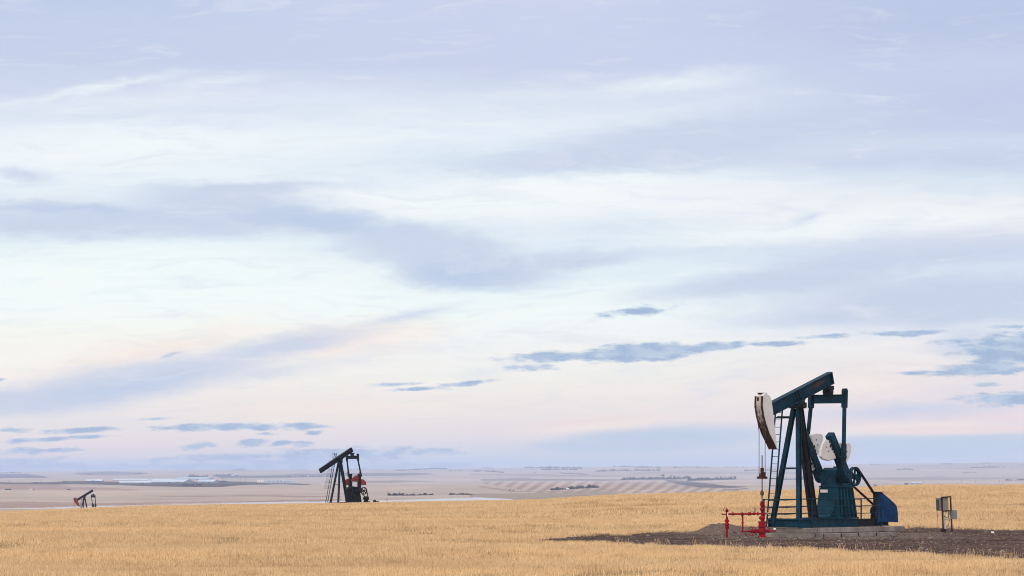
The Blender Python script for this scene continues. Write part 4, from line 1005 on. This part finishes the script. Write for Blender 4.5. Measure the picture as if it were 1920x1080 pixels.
def bin_at(px, w, base, eave, top, mat, name, label, group):
    x, y, z, k = hit(px, base); r = w*k/2
    T = empty(name, (x, y, z)); tag(T, label, 'grain bin', group)
    prof = [(r, -1)]
    n = 6
    for i in range(n): h = (base-eave)*k*(i+1)/n; prof += [(r*1.012, h-.5), (r, h)]
    MB().lathe((0,0,0), prof, 20).build('bin_wall', mat, T, 0, False)
    MB().lathe((0,0,0), [(r*1.04,(base-eave)*k-.1),(r*.16,(base-top)*k-.6),(r*.14,(base-top)*k),(.05,(base-top)*k+.2)], 20).build('bin_roof', mat, T)
for i, px in enumerate((502.5, 510.3, 518.0, 525.5, 533.0, 540.6, 548.0)):
    bin_at(px, 6.5, 906.2, 901.2, 898.6, GALV, 'grain_bin', ['leftmost', 'second', 'third', 'middle', 'fifth', 'sixth', 'rightmost'][i]+' galvanised grain bin from the left in the row of seven', 'row of galvanised grain bins')
for i, px in enumerate((483, 486.6, 490.2, 494)):
    bin_at(px, 3.0, 904.4, 900.4, 899.2, BINW, 'hopper_bin', ['first', 'second', 'third', 'last'][i]+' small white hopper bin counted from the left, beside the galvanised bins', 'row of small white bins')

def mast(px, base, top, label, lattice=True):
    x, y, z, k = hit(px, base); h = (base-top)*k
    if not lattice:
        return tag(MB().tube([(x,y,z-1),(x,y,z+h)], [.22, .14], 6).bar((x-1.2,y,z+h-1),(x+1.2,y,z+h-1),.2,.2).build('utility_pole', WALLD), label, 'utility pole', 'utility poles in the valley')
    b = MB(); w = 2.0
    for sx2 in (-1, 1):
        for sy2 in (-1, 1): b.bar((sx2*w, sy2*w, 0), (sx2*w*.45, sy2*w*.45, h), .5, .5)
    for i in range(8):
        t = i/8; t2 = (i+1)/8; q0, q1 = w*(1-.55*t), w*(1-.55*t2)
        for yy in (-1, 1): b.bar((-q0, yy*q0, h*t), (q1, yy*q1, h*t2), .35, .35)
    T = empty('drilling_mast', (x, y, z)); tag(T, label, 'mast')
    b.build('lattice', GALV, T); MB().box(-2.2,2.6,-1.4,1.4,h-1,h+.6).build('crown_block', GALV, T); MB().box(-5,6,-3,3,-.5,4).build('base_unit', ROOFW, T)
mast(281, 902.5, 888.2, 'pale lattice mast rising above the white barns')
for px, ba, to, lb in ((18,907,901,'utility pole at the far left edge of the valley'),(342,893.5,884,'tall thin utility pole above the grey-green barn'),(417.5,902.5,896,'utility pole right of the barns'),(451,904,897.5,'utility pole between barns and bins, left one'),(460.5,904,897,'utility pole nearest the white bins'),
    (1730,906,901,'thin pole behind the right crest, left of the cabinet'),(1803,905,900.5,'thin pole behind the crest above the cabinet'),(1829,905,901,'thin pole behind the crest right of the cabinet'),(1874,905,900.5,'thin pole at right behind the crest'),(1881,905,900.8,'rightmost thin pole behind the crest')):
    mast(px, ba, to, lb, False)

# ------------------------------------------------------------------ trees
BARK = plain('bark', (.045,.036,.034), .9, .3, 1); LEAF = plain('bare_twigs', (.032,.030,.034), .95, .4, .25); CONIF = plain('dark_conifer', (.014,.022,.028), .95, .4, .25)
def crown_tris(c, rx, ry, rz, n, size, r):
    d = r.normal(0, 1, (n, 3)); d /= np.linalg.norm(d, axis=1)[:,None]; d *= (r.random(n)**.45)[:,None]
    lump = 1+.35*np.sin(d[:,0]*5+c[0])*np.cos(d[:,2]*4+c[1])
    p = np.asarray(c)+d*np.array((rx, ry, rz))*lump[:,None]
    return (p[:,None,:]+r.normal(0, size, (n, 3, 3))).reshape(-1, 3)
def tree(px, base, h, w, label, name='bare_tree', mat=LEAF, group=None, n=260):
    x, y, z, k = hit(px, base); H, W = h*k, w*k
    T = empty(name, (x, y, z)); tag(T, label, 'tree' if h > 3 else 'bush', group)
    t = MB().tube([(0,0,-.5),(.02*H,0,.35*H),(0,.01*H,.75*H)], [.035*H,.024*H,.01*H], 6)
    for i in range(5):
        a = i*1.3+px; t.tube([(0,0,H*(.25+.09*i)),(.32*W*math.cos(a),.32*W*math.sin(a),H*(.48+.09*i))], [.014*H,.005*H], 5)
    t.build('trunk', BARK, T)
    r = np.random.default_rng(int(px*10))
    v = []
    for i in range(5):
        a = i*1.3+px; v.append(crown_tris((.25*W*math.cos(a), .25*W*math.sin(a), H*(.45+.09*i)), W*.30, W*.30, H*.24, n//6, .035*(H+W)/2, r))
    v.append(crown_tris((0, 0, H*.74), W*.22, W*.22, H*.26, n//6, .035*(H+W)/2, r))
    v = np.concatenate(v)
    np_mesh('crown', v, np.arange(len(v)).reshape(-1, 3), mat, T)
gt = 'trees and bushes in the valley'
for a in ((728, 928.5, 5.5, 6, 'leftmost grey bush on the lake shore hedge'), (741, 928.5, 4.6, 4, 'upright grey bush, second along the lake shore hedge'), (749, 928.4, 5.6, 5, 'tallest upright bush on the lake shore hedge'), (755.5, 928.4, 4.0, 3, 'slim upright bush at the right of the lake shore tuft'),
    (956, 921.8, 5.2, 6, 'left half of the round bare tree pair beside the field track'), (963, 921.8, 4.2, 6, 'right half of the round bare tree pair beside the field track'), (957, 925.4, 1.8, 3, 'small dark bush below the round bare tree pair'), (978, 921.5, 1.8, 3, 'small bush right of the round bare trees'), (991, 921.6, 1.3, 2.4, 'lone little bush along the field track'),
    (1073, 916.6, 6, 7, 'left big bare tree behind the white house in the striped fields'), (1083, 916.2, 6.6, 6, 'tallest bare tree right of the white house in the striped fields'), (1092, 916.2, 4, 5, 'third tree along the grove in the striped fields'),
    (810, 903.2, 1.8, 3, 'lone dot of a bush on the pink slope'), (1003, 887.4, 2.0, 5, 'round bush in the far pale field')):
    tree(a[0], a[1], a[2], a[3], a[4], group=gt)
def belt(pts, h, label, mat=LEAF, dens=.8, gap=0.0, name='shelterbelt'):
    """a far line of trees that reads as one mass"""
    r = np.random.default_rng(int(pts[0][0]*7+pts[0][1])); v = []
    for (p0, b0), (p1, b1) in zip(pts[:-1], pts[1:]):
        n = max(2, int(abs(p1-p0)*dens))
        for i in range(n):
            t = (i+r.uniform(-.4, .4))/n; px = p0+(p1-p0)*t
            if r.random() < gap: continue
            x, y, z, k = hit(px, b0+(b1-b0)*t)
            hh = 1.7*h*k*r.uniform(.45, 1.15)*(.7+.6*float(vnoise(np.array(px/6.0), np.array(b0), 77))); ww = h*k*r.uniform(.5, 1.1)
            v.append(crown_tris((x, y+r.uniform(-1, 1)*h*k, z+hh*.45), ww, ww, hh*.55, 46, .18*hh, r))
    v = np.concatenate(v)
    return tag(np_mesh(name, v, np.arange(len(v)).reshape(-1, 3), mat), label, 'trees', kind='stuff')
belt([(755,929.4),(785,929),(812,928.3)], 2.0, 'low dark hedge along the lake shore')
belt([(843,928),(862,927.6),(886,928.6)], 1.9, 'short hedge at the right end of the lake', gap=.1)
belt([(727,929.3),(757,929.2)], 2.4, 'dense foot of the lake shore thicket')
belt([(1033,919.4),(1045,918.6),(1064,917.6)], 2.6, 'dark hedge left of the white house')
belt([(1066,917),(1092,916),(1108,914.8),(1124,915.2)], 3.0, 'grove right of the white house', gap=.1)
belt([(1166,900.2),(1190,899.2),(1230,898.8),(1262,898.2),(1297,897.2)], 2.7, 'long dark shelterbelt in the valley left of the wellhead rod', CONIF)
belt([(1290,901.6),(1310,901.2),(1340,900.4),(1380,899)], 3.0, 'shelterbelt just left of the bridle cables', CONIF)
belt([(1466,899.6),(1497,899.4)], 1.6, 'faint hedge behind the post legs'); belt([(1494,899.8),(1512,899.4),(1524,899.6)], 4.2, 'spiky conifers seen through the post legs', CONIF, .7)
belt([(985,878.2),(1020,878),(1060,877.6),(1092,879)], 1.8, 'bluish woods on the middle skyline', gap=.15)
belt([(1016,881.6),(1050,881.2),(1086,880.8)], 1.8, 'woods just below the middle skyline', gap=.2)
belt([(1115,884.6),(1150,883.4),(1185,882.8),(1240,883)], 1.8, 'loose woods right of the middle skyline', gap=.25)
belt([(1050,887.6),(1080,889),(1104,890.6)], 1.2, 'thin hedge running down the far pale field')
belt([(1150,875.4),(1172,874.8),(1190,876)], 1.4, 'woods on the skyline left of the near pumpjack', gap=.2); belt([(1190,877.2),(1215,876.6),(1240,878)], 1.6, 'darker skyline woods left of the near pumpjack', gap=.1)
belt([(1262,877.5),(1290,876.2),(1330,877.4)], 1.3, 'skyline copse near the horsehead', gap=.2); belt([(1362,876.4),(1395,876.6)], 1.2, 'faint skyline copse below the horsehead', gap=.3)
belt([(1395,883.4),(1420,882.4),(1480,882)], 1.4, 'far hedge behind the bridle cables', gap=.2)
belt([(1240,893),(1247,892.6)], 1.6, 'small dark clump in the far field'); belt([(1256,893.4),(1262,893)], 1.2, 'second small clump in the far field')
belt([(1633,872),(1655,871.6)], 1.3, 'skyline trees right of the flywheel', gap=.2); belt([(1682,881.4),(1700,880.6),(1714,882.4)], 1.6, 'dark copse in the far fields right of the pumpjack', gap=.2)
belt([(1765,870.6),(1792,870.8)], 1.3, 'skyline trees above the cabinet', gap=.3); belt([(1838,869.4),(1856,869.4)], 1.1, 'last skyline trees at right', gap=.2)
belt([(1820,877.4),(1850,877),(1885,876.4)], 1.4, 'long pale hedge at far right', gap=.2); belt([(1805,887.4),(1832,887)], 1.2, 'small copse in the right far field', gap=.3)
belt([(1886,901.2),(1905,900.8),(1930,900.8)], 1.6, 'dark hedge at the right edge of the picture', CONIF)
belt([(745,882.8),(770,882),(790,880.8),(812,879.6),(840,880.2)], 1.8, 'hill woods right of the black pumpjack', gap=.15); belt([(840,884),(860,883.6),(900,884.4)], 1.0, 'thin tree line below the hill woods', gap=.3)
belt([(890,884.4),(905,883.8),(925,885),(945,886.6)], 1.6, 'sloping tree line in the middle distance', gap=.1)
belt([(908,878.2),(925,878)], 1.4, 'skyline copse left of the middle', gap=.1)
belt([(438,882.2),(450,881.8),(461,882.2)], 1.4, 'copse on the skyline above the grain bins', gap=.1)
belt([(655,878.9),(688,878.6)], 1.3, 'skyline trees behind the black pumpjack', gap=.2); belt([(548,882.4),(580,882)], .9, 'faint skyline trees left of the black pumpjack', gap=.4)
belt([(354,894.8),(372,894.6),(390,894.4)], 2.2, 'trees behind the grey-green barn'); belt([(400,893.6),(420,892.8),(436,892.4)], 2.0, 'trees left of the white house on the slope')
belt([(410,904.6),(425,905)], 2.6, 'dark bushes right of the last white barn'); belt([(536,895.4),(560,895.2),(606,894.6)], 1.5, 'low tree belt behind the grain bins', gap=.1)
belt([(0,888),(20,886.6),(40,887.4)], 1.3, 'skyline trees at the left edge', gap=.2); belt([(252,889.6),(276,888.6)], 1.4, 'trees behind the lattice mast', gap=.1); belt([(150,891),(180,890)], 1.2, 'scattered trees left of the mast', gap=.3)

# ------------------------------------------------------------------ haze: the air itself
hz = MB().box(-26000, 26000, -26000, 26000, -40, 46)
m = bpy.data.materials.new('haze_air'); m.use_nodes = True
m.node_tree.nodes.clear()
pv = m.node_tree.nodes.new('ShaderNodeVolumePrincipled')
pv.inputs['Color'].default_value = (.62,.73,1.0,1); pv.inputs['Density'].default_value = 5.4e-5; pv.inputs['Anisotropy'].default_value = 0.0
mo = m.node_tree.nodes.new('ShaderNodeOutputMaterial'); m.node_tree.links.new(pv.outputs[0], mo.inputs['Volume'])
m.cycles.homogeneous_volume = True if hasattr(m.cycles, 'homogeneous_volume') else None
ho = hz.build('haze', m); tag(ho, 'thin pale haze filling the valley air', 'haze', kind='stuff')
